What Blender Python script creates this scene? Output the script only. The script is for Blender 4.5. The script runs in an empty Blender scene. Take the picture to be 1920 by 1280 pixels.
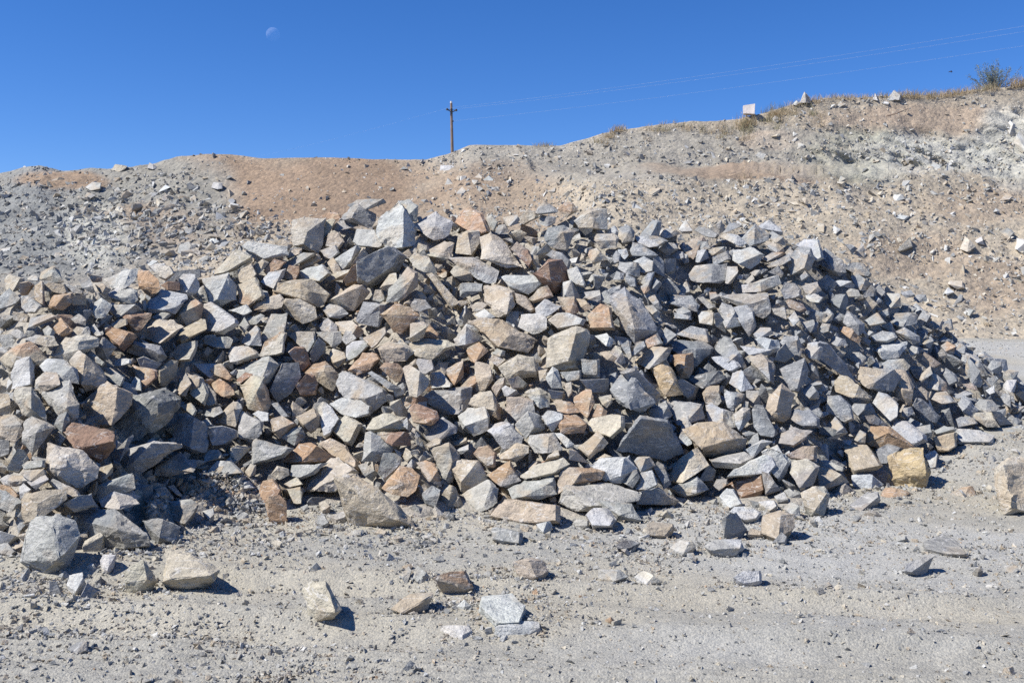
import bpy, bmesh, math, random
import numpy as np
from mathutils import Vector, noise

random.seed(7)
RNG = np.random.default_rng(11)
scene = bpy.context.scene
COL = scene.collection

# ------------------------------------------------------------------ camera, sky, sun, exposure
F = 1884.0            # focal length in photograph pixels (1920 wide)
EYE = 1.7             # eye height above the gravel, metres
HOR = 560.0           # image row of the eye level
cam_data = bpy.data.cameras.new("camera")
cam_data.sensor_width = 36.0
cam_data.lens = 36.0 * F / 1920.0
cam_data.shift_y = -(640.0 - HOR) / 1920.0
cam_data.clip_end = 6000.0
cam = bpy.data.objects.new("camera", cam_data)
cam.location = (0, 0, EYE)
cam.rotation_euler = (math.radians(90), 0, 0)
COL.objects.link(cam)
scene.camera = cam

SUN_ELEV = math.radians(49)
SUN_AZ = math.radians(-106)     # clockwise from straight ahead (+Y): left and a little behind the viewer
SUN = Vector((math.sin(SUN_AZ) * math.cos(SUN_ELEV), math.cos(SUN_AZ) * math.cos(SUN_ELEV), math.sin(SUN_ELEV)))
world = bpy.data.worlds.new("World")
scene.world = world
world.use_nodes = True
wn = world.node_tree
sky = wn.nodes.new("ShaderNodeTexSky")
sky.sky_type = 'NISHITA'
sky.sun_disc = False
sky.sun_elevation = SUN_ELEV
sky.sun_rotation = SUN_AZ
sky.altitude = 1800
sky.air_density = 1.0
sky.dust_density = 0.0
sky.ozone_density = 4.0
hs = wn.nodes.new("ShaderNodeHueSaturation")
hs.inputs["Saturation"].default_value = 1.25
bg = wn.nodes["Background"]
bg.inputs["Strength"].default_value = 0.10
wn.links.new(sky.outputs["Color"], hs.inputs["Color"])
tn = wn.nodes.new("ShaderNodeMix"); tn.data_type = 'RGBA'; tn.blend_type = 'MULTIPLY'
tn.inputs[0].default_value = 1.0
tn.inputs[7].default_value = (0.71, 0.755, 0.98, 1)      # clear dry mountain air
wn.links.new(hs.outputs["Color"], tn.inputs[6])
wn.links.new(tn.outputs[2], bg.inputs["Color"])

sun_data = bpy.data.lights.new("sun", 'SUN')
sun_data.energy = 4.6
sun_data.angle = math.radians(0.53)
sun_data.color = (1.0, 0.965, 0.91)
sun = bpy.data.objects.new("sun", sun_data)
sun.rotation_euler = SUN.to_track_quat('Z', 'Y').to_euler()
sun.location = SUN * 60
COL.objects.link(sun)

scene.view_settings.view_transform = 'Standard'
scene.view_settings.look = 'None'
scene.view_settings.exposure = 0.55
scene.view_settings.gamma = 1.0
scene.view_settings.use_curve_mapping = False
scene.render.engine = 'CYCLES'
scene.cycles.use_denoising = False
scene.cycles.use_adaptive_sampling = True
scene.cycles.adaptive_threshold = 0.006
scene.cycles.adaptive_min_samples = 40
scene.cycles.max_bounces = 5
scene.cycles.diffuse_bounces = 3

# ------------------------------------------------------------------ helpers
def W(u, v, d):
    """the point that lies d metres ahead on the sight line through row v, column u"""
    return np.array([(u - 960.0) * d / F, d, EYE + (HOR - v) * d / F])

def ip(x, pts):
    xs = [p[0] for p in pts]; ys = [p[1] for p in pts]
    return np.interp(x, xs, ys)

def sstep(a, b, x):
    t = np.clip((np.asarray(x, float) - a) / (b - a), 0, 1)
    return t * t * (3 - 2 * t)

_LAT = np.random.default_rng(3).random((256, 256))
def vnoise(x, y):
    x = np.asarray(x, float); y = np.asarray(y, float)
    xi = np.floor(x).astype(int); yi = np.floor(y).astype(int)
    fx = x - xi; fy = y - yi
    fx = fx * fx * (3 - 2 * fx); fy = fy * fy * (3 - 2 * fy)
    a = _LAT[xi % 256, yi % 256]; b = _LAT[(xi + 1) % 256, yi % 256]
    c = _LAT[xi % 256, (yi + 1) % 256]; d = _LAT[(xi + 1) % 256, (yi + 1) % 256]
    return (a + (b - a) * fx) * (1 - fy) + (c + (d - c) * fx) * fy * 1.0 + 0 * fy

def fbm(x, y, octs=4, gain=0.5):
    s = 0; a = 1; n = 0
    for i in range(octs):
        s = s + a * (vnoise(x * 2 ** i + 17.3 * i, y * 2 ** i + 5.1 * i) * 2 - 1)
        n += a; a *= gain
    return s / n

def mesh_arrays(name, v, f, c=None, smooth=False):
    """one mesh from a vertex array, a face array (n x 3 or n x 4) and vertex colours"""
    me = bpy.data.meshes.new(name)
    v = np.ascontiguousarray(v, dtype=np.float32); f = np.ascontiguousarray(f, dtype=np.int32)
    n, k = f.shape
    me.vertices.add(len(v)); me.vertices.foreach_set("co", v.ravel())
    me.loops.add(n * k); me.loops.foreach_set("vertex_index", f.ravel())
    me.polygons.add(n); me.polygons.foreach_set("loop_start", np.arange(0, n * k, k, dtype=np.int32))
    me.update(calc_edges=True)
    if c is not None:
        at = me.color_attributes.new("col", 'FLOAT_COLOR', 'POINT')
        at.data.foreach_set("color", np.ascontiguousarray(c, dtype=np.float32).ravel())
    me.polygons.foreach_set("use_smooth", np.full(n, bool(smooth)))
    if smooth == 'sharp':                     # broken stone: smooth only across the gentlest folds
        me.set_sharp_from_angle(angle=math.radians(20))
    return me

def put(name, me, mat, parent=None, **props):
    o = bpy.data.objects.new(name, me)
    if me is not None and mat is not None:
        me.materials.append(mat)
    COL.objects.link(o)
    if parent is not None:
        o.parent = parent
    for k, val in props.items():
        o[k] = val
    return o

# ------------------------------------------------------------------ materials
def base_mat(name, rough=0.9):
    m = bpy.data.materials.new(name); m.use_nodes = True
    nt = m.node_tree
    b = nt.nodes["Principled BSDF"]
    b.inputs["Roughness"].default_value = rough
    b.inputs["Specular IOR Level"].default_value = 0.25
    return m, nt, b

def nd(nt, kind, **kw):
    n = nt.nodes.new(kind)
    for k, v in kw.items():
        if k in n.inputs:
            n.inputs[k].default_value = v
        else:
            setattr(n, k, v)
    return n

def ramp(nt, src, stops):
    r = nt.nodes.new("ShaderNodeValToRGB")
    el = r.color_ramp.elements
    while len(el) < len(stops):
        el.new(0.5)
    for e, (p, c) in zip(el, stops):
        e.position = p; e.color = c if len(c) == 4 else (*c, 1)
    nt.links.new(src, r.inputs["Fac"])
    return r.outputs["Color"]

def mixc(nt, fac, a, b, mode='MIX'):
    n = nt.nodes.new("ShaderNodeMix"); n.data_type = 'RGBA'; n.blend_type = mode
    for sock, val in ((n.inputs[0], fac), (n.inputs[6], a), (n.inputs[7], b)):
        if hasattr(val, "is_linked"):
            nt.links.new(val, sock)
        else:
            sock.default_value = val if not isinstance(val, tuple) or len(val) == 4 else (*val, 1)
    return n.outputs[2]

def stone_mat(name, fine, bump, grain=1.0):
    """broken stone: vertex colour, mottled, with rust and pale weathering stains, foliation and fine relief"""
    m, nt, b = base_mat(name, 0.88)
    L = nt.links.new
    geo = nt.nodes.new("ShaderNodeNewGeometry")
    at = nd(nt, "ShaderNodeAttribute", attribute_name="col")
    pos = geo.outputs["Position"]
    mott = nd(nt, "ShaderNodeTexNoise", Scale=fine * 0.32, Detail=4.0, Roughness=0.65); L(pos, mott.inputs["Vector"])
    spk = nd(nt, "ShaderNodeTexNoise", Scale=fine * 3.4, Detail=1.0, Roughness=0.7); L(pos, spk.inputs["Vector"])
    mp = nd(nt, "ShaderNodeMapping"); mp.inputs["Scale"].default_value = (1, 1, 3.2)
    oi = nt.nodes.new("ShaderNodeObjectInfo")          # every rock has its own bedding direction
    vm = nd(nt, "ShaderNodeVectorMath", operation='MULTIPLY_ADD'); L(oi.outputs["Random"], vm.inputs[0])
    vm.inputs[1].default_value = (31.0, 17.0, 23.0); vm.inputs[2].default_value = (0.5, 0.9, 0.3)
    L(vm.outputs["Vector"], mp.inputs["Rotation"])
    L(pos, mp.inputs["Vector"])
    fol = nd(nt, "ShaderNodeTexNoise", Scale=fine * 0.7, Detail=2.0, Roughness=0.6); L(mp.outputs["Vector"], fol.inputs["Vector"])
    stn = nd(nt, "ShaderNodeTexNoise", Scale=fine * 0.13, Detail=3.0, Roughness=0.6); L(pos, stn.inputs["Vector"])
    c = mixc(nt, 1.0, at.outputs["Color"], ramp(nt, mott.outputs["Fac"], [(0.28, (0.72,) * 3), (0.72, (1.18, 1.16, 1.13))]), 'MULTIPLY')
    c = mixc(nt, 0.75, c, ramp(nt, spk.outputs["Fac"], [(0.3, (0.78,) * 3), (0.5, (1, 1, 1)), (0.72, (1.15,) * 3)]), 'MULTIPLY')
    c = mixc(nt, 0.4 * grain, c, ramp(nt, fol.outputs["Fac"], [(0.36, (0.74, 0.75, 0.77)), (0.6, (1.08,) * 3)]), 'MULTIPLY')
    sf = ramp(nt, stn.outputs["Fac"], [(0.51, (0, 0, 0)), (0.60, (1, 1, 1))])
    mul = nd(nt, "ShaderNodeMath", operation='MULTIPLY'); L(sf, mul.inputs[0]); L(at.outputs["Alpha"], mul.inputs[1])
    c = mixc(nt, mul.outputs[0], c, mixc(nt, mott.outputs["Fac"], (0.37, 0.26, 0.16), (0.48, 0.42, 0.31)))
    stn2 = nd(nt, "ShaderNodeTexNoise", Scale=fine * 0.2, Detail=4.0, Roughness=0.7); L(geo.outputs["Position"], stn2.inputs["Vector"])
    sf2 = ramp(nt, stn2.outputs["Fac"], [(0.58, (0, 0, 0)), (0.72, (0.35,) * 3)])
    c = mixc(nt, sf2, c, (0.54, 0.52, 0.475))
    vn = nd(nt, "ShaderNodeTexNoise", Scale=fine * 0.16, Detail=2.0, Roughness=0.5, Distortion=0.6); L(mp.outputs["Vector"], vn.inputs["Vector"])
    vf_ = ramp(nt, vn.outputs["Fac"], [(0.485, (0, 0, 0)), (0.5, (0.6,) * 3), (0.515, (0, 0, 0))])
    c = mixc(nt, vf_, c, (0.62, 0.60, 0.56))
    L(c, b.inputs["Base Color"])
    bn = nd(nt, "ShaderNodeTexNoise", Scale=fine * 0.9, Detail=5.0, Roughness=0.7); L(pos, bn.inputs["Vector"])
    vo = nd(nt, "ShaderNodeTexVoronoi", Scale=fine * 0.55); L(pos, vo.inputs["Vector"])
    add = nd(nt, "ShaderNodeMath", operation='MULTIPLY_ADD'); L(vo.outputs["Distance"], add.inputs[0]); add.inputs[1].default_value = 0.35
    L(bn.outputs["Fac"], add.inputs[2])
    add2 = nd(nt, "ShaderNodeMath", operation='MULTIPLY_ADD'); L(fol.outputs["Fac"], add2.inputs[0]); add2.inputs[1].default_value = 0.32 * grain
    L(add.outputs[0], add2.inputs[2])
    bp = nd(nt, "ShaderNodeBump", Strength=1.0, Distance=bump); L(add2.outputs[0], bp.inputs["Height"])
    L(bp.outputs["Normal"], b.inputs["Normal"])
    return m

def soil_mat(name, fine, bump):
    """gritty earth and crushed stone: vertex colour with grit and small pebbles in the relief"""
    m, nt, b = base_mat(name, 0.95)
    L = nt.links.new
    geo = nt.nodes.new("ShaderNodeNewGeometry"); pos = geo.outputs["Position"]
    at = nd(nt, "ShaderNodeAttribute", attribute_name="col")
    n1 = nd(nt, "ShaderNodeTexNoise", Scale=fine, Detail=4.0, Roughness=0.75); L(pos, n1.inputs["Vector"])
    n2 = nd(nt, "ShaderNodeTexNoise", Scale=fine * 0.06, Detail=3.0, Roughness=0.6); L(pos, n2.inputs["Vector"])
    v1 = nd(nt, "ShaderNodeTexVoronoi", Scale=fine * 0.9); L(pos, v1.inputs["Vector"])
    v2 = nd(nt, "ShaderNodeTexVoronoi", Scale=fine * 0.35); L(pos, v2.inputs["Vector"])
    c = mixc(nt, 0.7, at.outputs["Color"], ramp(nt, n1.outputs["Fac"], [(0.3, (0.66,) * 3), (0.7, (1.25,) * 3)]), 'MULTIPLY')
    c = mixc(nt, 0.45, c, ramp(nt, n2.outputs["Fac"], [(0.35, (0.86, 0.85, 0.84)), (0.65, (1.12, 1.11, 1.1))]), 'MULTIPLY')
    sep = nd(nt, "ShaderNodeSeparateColor"); L(v1.outputs["Color"], sep.inputs[0])
    c = mixc(nt, 0.6, c, ramp(nt, sep.outputs[0], [(0.0, (0.72, 0.74, 0.78)), (0.5, (1, 1, 1)), (1.0, (1.28, 1.25, 1.2))]), 'MULTIPLY')
    L(c, b.inputs["Base Color"])
    a1 = nd(nt, "ShaderNodeMath", operation='MULTIPLY_ADD'); L(v1.outputs["Distance"], a1.inputs[0]); a1.inputs[1].default_value = -0.4; L(n1.outputs["Fac"], a1.inputs[2])
    a2 = nd(nt, "ShaderNodeMath", operation='MULTIPLY_ADD'); L(v2.outputs["Distance"], a2.inputs[0]); a2.inputs[1].default_value = -0.22; L(a1.outputs[0], a2.inputs[2])
    bp = nd(nt, "ShaderNodeBump", Strength=0.9, Distance=bump); L(a2.outputs[0], bp.inputs["Height"])
    L(bp.outputs["Normal"], b.inputs["Normal"])
    return m

M_ROCK = stone_mat("broken_stone", 24.0, 0.028)
M_SMALL = stone_mat("small_stone", 30.0, 0.025, 0.7)
M_SCREE = stone_mat("scree_stone", 14.0, 0.0, 0.6)
for n_ in list(M_SCREE.node_tree.nodes):
    if n_.type == 'BUMP':
        M_SCREE.node_tree.nodes.remove(n_)
M_GRAVEL = soil_mat("crushed_gravel", 95.0, 0.010)
M_SLOPE = soil_mat("quarry_slope_earth", 11.0, 0.05)
M_DIRT = soil_mat("pile_dirt", 34.0, 0.03)

PAL = {  # stone albedos
    'w': (0.515, 0.515, 0.49), 'g': (0.385, 0.38, 0.35), 'b': (0.305, 0.31, 0.30), 'd': (0.20, 0.202, 0.195),
    'c': (0.49, 0.45, 0.365), 't': (0.43, 0.37, 0.288), 'o': (0.43, 0.295, 0.192), 'r': (0.30, 0.20, 0.142),
    'y': (0.47, 0.375, 0.23)}
STAIN = {'w': 0.35, 'g': 0.6, 'b': 0.35, 'd': 0.3, 'c': 0.6, 't': 0.75, 'o': 0.6, 'r': 0.4, 'y': 0.9}

# ------------------------------------------------------------------ the lie of the land
FOOT = [(-700, 1000), (-300, 1030), (0, 1030), (60, 1060), (150, 1050), (300, 990), (400, 965), (560, 950), (640, 940), (780, 975),
        (850, 950), (1050, 970), (1200, 965), (1300, 935), (1400, 945), (1500, 950), (1560, 930), (1700, 905), (1750, 880),
        (1790, 845), (1860, 815), (1920, 798), (2040, 765), (2300, 765)]
CREST = [(-700, 545), (-300, 535), (0, 530), (90, 522), (250, 528), (350, 505), (430, 490), (540, 430), (640, 400), (740, 395), (880, 402),
         (1000, 410), (1060, 405), (1140, 412), (1200, 432), (1300, 436), (1440, 430), (1540, 472), (1620, 500), (1700, 555),
         (1800, 625), (1860, 668), (1920, 712), (2040, 764), (2300, 765)]
def slope_s(u): return ip(u, [(-700, 0.62), (1350, 0.66), (1600, 0.60), (1750, 0.46), (1900, 0.34), (2300, 0.30)])
def ground_rise(x, y):
    return 0.85 * sstep(12.2, 20.0, y) * (1 - 0.35 * sstep(0.3, 0.5, x / y)) + 0.34 * sstep(8.6, 11.5, y) * sstep(0.36, 0.47, x / y)
def foot_d(u):
    vf = ip(u, FOOT); d = EYE * F / (vf - HOR)
    for _ in range(14):
        d = 0.5 * d + 0.5 * (EYE - ground_rise((u - 960) * d / F, d)) * F / (vf - HOR)
    return d
def pile_d(u, v):
    v = np.clip(v, ip(u, CREST), ip(u, FOOT))
    k = (HOR - v) / F; fd = foot_d(u); zf = ground_rise((u - 960) * fd / F, fd); s = slope_s(u)
    return (EYE - zf + s * fd) / (s - k)

SKY = [(-900, 330), (-300, 325), (0, 322), (45, 312), (80, 310), (120, 318), (200, 314), (285, 306), (340, 292), (420, 293), (500, 298), (600, 296),
       (700, 300), (800, 298), (840, 288), (880, 274), (960, 276), (1050, 275), (1100, 262), (1130, 252), (1200, 240), (1300, 226), (1390, 222),
       (1440, 212), (1500, 196), (1560, 188), (1700, 182), (1780, 176), (1850, 166), (1920, 156), (2300, 120), (2900, 90)]
TOE = [(-900, 620), (1500, 620), (1700, 640), (1920, 642), (2900, 640)]
DSKY = [(-900, 33), (0, 32), (500, 30), (900, 30), (1400, 31), (1920, 33), (2900, 36)]
BENCH = [(-900, 200), (950, 240), (1000, 330), (1100, 333), (1200, 330), (1300, 322), (1480, 316), (1700, 326), (1920, 344), (2900, 360)]
def hill_d(u, v):
    vs = ip(u, SKY); vt = ip(u, TOE); ds = ip(u, DSKY)
    t = np.clip((vt - v) / (vt - vs), 0, 1)
    wb = sstep(950, 1150, u)
    b1 = 3.0 * wb; b2 = 0.9 * sstep(1480, 1650, u)
    vb = ip(u, BENCH)
    return 20.0 + (ds - 20.0 - b1 - b2) * t + b1 * sstep(-3, 9, vb - v) + b2 * sstep(-3, 8, vb + 78 - v)

def ground_z(x, y):
    rise = ground_rise(x, y)
    near = 1 - sstep(9, 16, y)
    n = 0.045 * fbm(x * 0.55, y * 0.8, 3) + 0.022 * fbm(x * 2.2 + 9, y * 3.3, 4)
    # shallow wheel ruts running across the foreground
    yy = y - 5.0 + 0.11 * x + 0.10 * np.sin(x * 0.55)
    rut = -0.03 * np.exp(-(yy / 0.15) ** 2) - 0.028 * np.exp(-((yy - 0.8) / 0.13) ** 2) + 0.02 * np.exp(-((yy - 0.28) / 0.09) ** 2) + 0.016 * np.exp(-((yy - 1.05) / 0.07) ** 2)
    tread = 0.006 * np.sin(yy * 75 + 2 * np.sin(x * 2.1)) * np.exp(-((yy + 0.35) / 0.3) ** 2)
    rut = 1.8 * (rut + tread)
    return rise + near * (n + rut * sstep(-0.2, 0.4, fbm(x * 0.6 + 3, y * 0.6, 2) + 0.25))

# dirt banks that show between the rocks at the foot: (column, row, half width, half height)
DIRT = [(422, 925, 84, 62), (480, 948, 56, 34), (300, 950, 30, 36)]
def dirtiness(u, v):
    w = 0 * u
    for a, b, ru, rv in DIRT:
        w = np.maximum(w, 1 - sstep(0.35, 1.35, np.hypot((u - a) / ru, (v - b) / rv)))
    return w

def grid_faces(nr, nc):
    i = np.arange(nr - 1)[:, None] * nc + np.arange(nc - 1)[None, :]
    i = i.ravel()
    return np.stack([i, i + 1, i + nc + 1, i + nc], 1)

# --- gravel floor
uu = np.concatenate([np.linspace(-2600, -420, 40), np.linspace(-400, 2320, 540), np.linspace(2340, 4600, 40)])
vv = np.concatenate([np.linspace(2300, 1400, 24), np.linspace(1390, 720, 250), np.linspace(716, 642, 40)])
U, V = np.meshgrid(uu, vv)
Dg = EYE * F / (V - HOR)
Dg = np.where(V < 720, 20.0 + (Dg - 20.0) * 0 + (V < 720) * ((720 - V) / 78.0) * 2.0, Dg)
Dg = np.where(V >= 720, np.minimum(Dg, 20.0), Dg)
Xg = (U - 960) * Dg / F
Zg = ground_z(Xg, Dg)
fine = fbm(Xg * 9, Dg * 9, 3)
Zg = Zg + 0.008 * fine * (Dg < 10)
gcol = np.zeros(U.shape + (4,)); gcol[..., 3] = 1
tone = fbm(Xg * 0.5 + 40, Dg * 0.9, 4)
warm = fbm(Xg * 0.8, Dg * 1.3 + 30, 3)
A = np.array([0.36, 0.348, 0.315]); Bc = np.array([0.37, 0.366, 0.35]); Cc = np.array([0.405, 0.38, 0.325])
wA = sstep(-0.15, 0.3, warm)[..., None]
gc = A * (1 - wA) + Cc * wA
wr = (sstep(800, 1500, U) * sstep(-0.3, 0.35, tone))[..., None]
gc = gc * (1 - wr) + Bc * wr * 1.06
gc = gc * (1 + 0.10 * tone[..., None])
gcol[..., :3] = gc * np.array([1.0, 0.995, 0.95])
put("ground", mesh_arrays("ground", np.stack([Xg, Dg, Zg], -1).reshape(-1, 3), grid_faces(*U.shape)[:, ::-1], gcol.reshape(-1, 4), True),
    M_GRAVEL, kind="structure")
# the plain far around and below everything
R = 1500.0
pv = np.array([(-R, -R, -0.6), (R, -R, -0.6), (R, R, -0.6), (-R, R, -0.6)])
put("terrain", mesh_arrays("terrain", pv, np.array([[0, 1, 2, 3]]), np.tile([0.33, 0.30, 0.26, 1], (4, 1))), M_GRAVEL, kind="structure")

# --- quarry slope behind
def slope_colour(u, v, x, y):
    n = fbm(x * 0.45, v * 0.02 + y * 0.1, 4); n2 = fbm(x * 1.3 + 7, v * 0.05, 4)
    grey = np.array([0.335, 0.305, 0.27]); tan = np.array([0.315, 0.228, 0.168]); sand = np.array([0.405, 0.345, 0.28])
    blue = np.array([0.25, 0.25, 0.25]); white = np.array([0.47, 0.455, 0.42]); green = np.array([0.33, 0.345, 0.28]); pink = np.array([0.43, 0.325, 0.25])
    c = np.zeros(u.shape + (3,)) + sand
    def blend(c, w, col):
        w = np.clip(w, 0, 1)[..., None]
        return c * (1 - w) + col * w
    def spot(a, b, ru, rv, soft=0.6, wob=0.45):
        d = np.hypot((u - a) / ru, (v - b) / rv) + wob * n
        return 1 - sstep(1 - soft * 0.5, 1 + soft * 0.5, d)
    c = blend(c, spot(1150, 300, 330, 45), grey)
    c = blend(c, 0.9 * spot(1330, 268, 190, 26), grey)
    c = blend(c, spot(560, 360, 300, 72), tan)
    c = blend(c, 0.6 * spot(900, 390, 190, 60), tan)
    c = blend(c, spot(110, 425, 270, 105), blue * 0.98)
    c = blend(c, 0.9 * spot(300, 385, 150, 78), np.array([0.295, 0.28, 0.255]))
    c = blend(c, 0.5 * spot(300, 430, 90, 45), tan * 0.9)
    c = blend(c, spot(120, 338, 80, 14), tan)
    c = blend(c, 0.8 * spot(230, 400, 60, 18), tan * 0.92)
    c = blend(c, 0.9 * spot(185, 445, 62, 66, 0.8), white * 0.9)
    c = blend(c, 0.7 * spot(1760, 226, 200, 32), pink)
    c = blend(c, 0.85 * spot(1500, 322, 270, 10, 0.8), tan * 1.05)
    c = blend(c, 0.8 * spot(1440, 270, 50, 16), pink)
    c = blend(c, 0.4 * spot(1860, 385, 130, 32), tan * 1.15)
    c = blend(c, 0.4 * spot(1720, 480, 130, 45), tan * 1.15)
    c = blend(c, 0.45 * spot(1870, 540, 70, 60), tan * 1.1)
    c = blend(c, 0.75 * spot(1620, 288, 90, 40, 0.8), green)
    c = blend(c, 0.85 * spot(1735, 292, 120, 42, 0.8), white * 1.08)
    c = blend(c, 0.85 * spot(1895, 262, 60, 74, 0.8), white * 1.08)
    c = blend(c, 0.6 * spot(1530, 285, 130, 34, 0.8), grey * 1.12)
    return np.array([0.93, 0.945, 0.89]) * c * (1 + 0.16 * n2[..., None])

uu = np.concatenate([np.linspace(-1400, -320, 40), np.linspace(-300, 2220, 560), np.linspace(2240, 3300, 40)])
tt = np.concatenate([np.linspace(-0.10, 1.0, 190)])
U, T = np.meshgrid(uu, tt)
VT = ip(U, TOE); VS = ip(U, SKY)
V = VT + (VS - VT) * T
D = hill_d(U, V)
D = np.where(T < 0, 20.0 + T * 14, D)
Xh = (U - 960) * D / F
Zh = EYE + (HOR - V) * D / F
Zh = np.where(T < 0, ground_z(Xh, D) + T * 4, Zh)
edge = np.clip(T * 8, 0, 1)
top = 1 - 0.6 * sstep(0.9, 1.0, T)
rough = sstep(900, 1500, U) * 0.8 + sstep(500, 200, U) * 0.8 + 0.3
Zh += edge * top * (0.24 * fbm(Xh * 0.35, D * 0.5, 3) + 0.13 * rough * fbm(Xh * 1.2 + 5, D * 1.9, 3) + 0.05 * rough * fbm(Xh * 4.5, D * 6, 2))
# ribbed outcrops
rib = np.maximum.reduce([1 - sstep(0.6, 1.2, np.hypot((U - a) / ru, (V - b) / rv)) for a, b, ru, rv in
                         [(1735, 295, 150, 52), (1600, 288, 120, 44), (1900, 265, 80, 80), (200, 440, 80, 70)]])
rg = np.abs(fbm(Xh * 1.1 + Zh * 1.6, Zh * 0.7 - Xh * 0.3, 4))
D2 = D + edge * top * rib * (rg * 0.65 - 0.12)
hv = np.stack([Xh, D2, Zh], -1)
hc = np.ones(U.shape + (4,)); hc[..., :3] = slope_colour(U, V, Xh, D)
# plateau behind the brow
last = hv[-1]
extra = []
for k, dd in enumerate([0.8, 2.5, 7, 18, 45, 120, 320]):
    p = last.copy(); sc = (p[:, 1] + dd) / p[:, 1]
    p[:, 0] *= sc; p[:, 1] += dd; p[:, 2] += -0.05 - 0.02 * dd
    extra.append(p)
hv = np.concatenate([hv, np.stack(extra)], 0); hc = np.concatenate([hc, np.repeat(hc[-1:], len(extra), 0)], 0)
put("hillside", mesh_arrays("hillside", hv.reshape(-1, 3), grid_faces(hv.shape[0], hv.shape[1]), hc.reshape(-1, 4), True), M_SLOPE, kind="structure")

# --- earth core of the rock heap
uu = np.linspace(-700, 2040, 420)
tt = np.linspace(-0.12, 1.0, 130)
U, T = np.meshgrid(uu, tt)
VF = ip(U, FOOT); VC = ip(U, CREST)
V = VF + (VC - VF) * np.clip(T, 0, 1)
D = pile_d(U, V)
dirt = dirtiness(U, V)
Zc = EYE + (HOR - V) * D / F
below = np.minimum(T, 0)
D = D + below * 2.5; Zc = Zc + below * 1.2
Xc = (U - 960) * D / F
sink = 0.20 * sstep(0.0, 0.16, T) * (1 - dirt) + 0.02
lift_ = dirt * sstep(-0.03, 0.16, T)
Zc = Zc - sink + 0.05 * fbm(Xc * 2.2, D * 2.2, 4) + lift_ * (0.09 * fbm(Xc * 2.6 + 2, V * 0.02, 3) + 0.05 * fbm(Xc * 9, V * 0.09, 4) + 0.07)
Dm = D
cv = np.stack([(U - 960) * Dm / F, Dm, Zc], -1)
extra = []
for q in (0.12, 0.35, 0.65, 1.0, 1.2):
    p = cv[-1].copy(); h = np.maximum(p[:, 2], 0.05); dd = h / 0.7 * q; sc = (p[:, 1] + dd) / p[:, 1]
    p[:, 0] *= sc; p[:, 1] += dd; p[:, 2] -= h * q
    extra.append(p)
cv = np.concatenate([cv, np.stack(extra)], 0)
cc = np.ones(cv.shape[:2] + (4,)); cc[..., :3] = np.array([0.405, 0.372, 0.315]) * (1 + 0.1 * fbm(cv[..., 0] * 1.5, cv[..., 1] * 1.5, 3))[..., None]
put("rubble_mound", mesh_arrays("rubble_mound", cv.reshape(-1, 3), grid_faces(cv.shape[0], cv.shape[1]), cc.reshape(-1, 4), True), M_DIRT, kind="structure")

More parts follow.
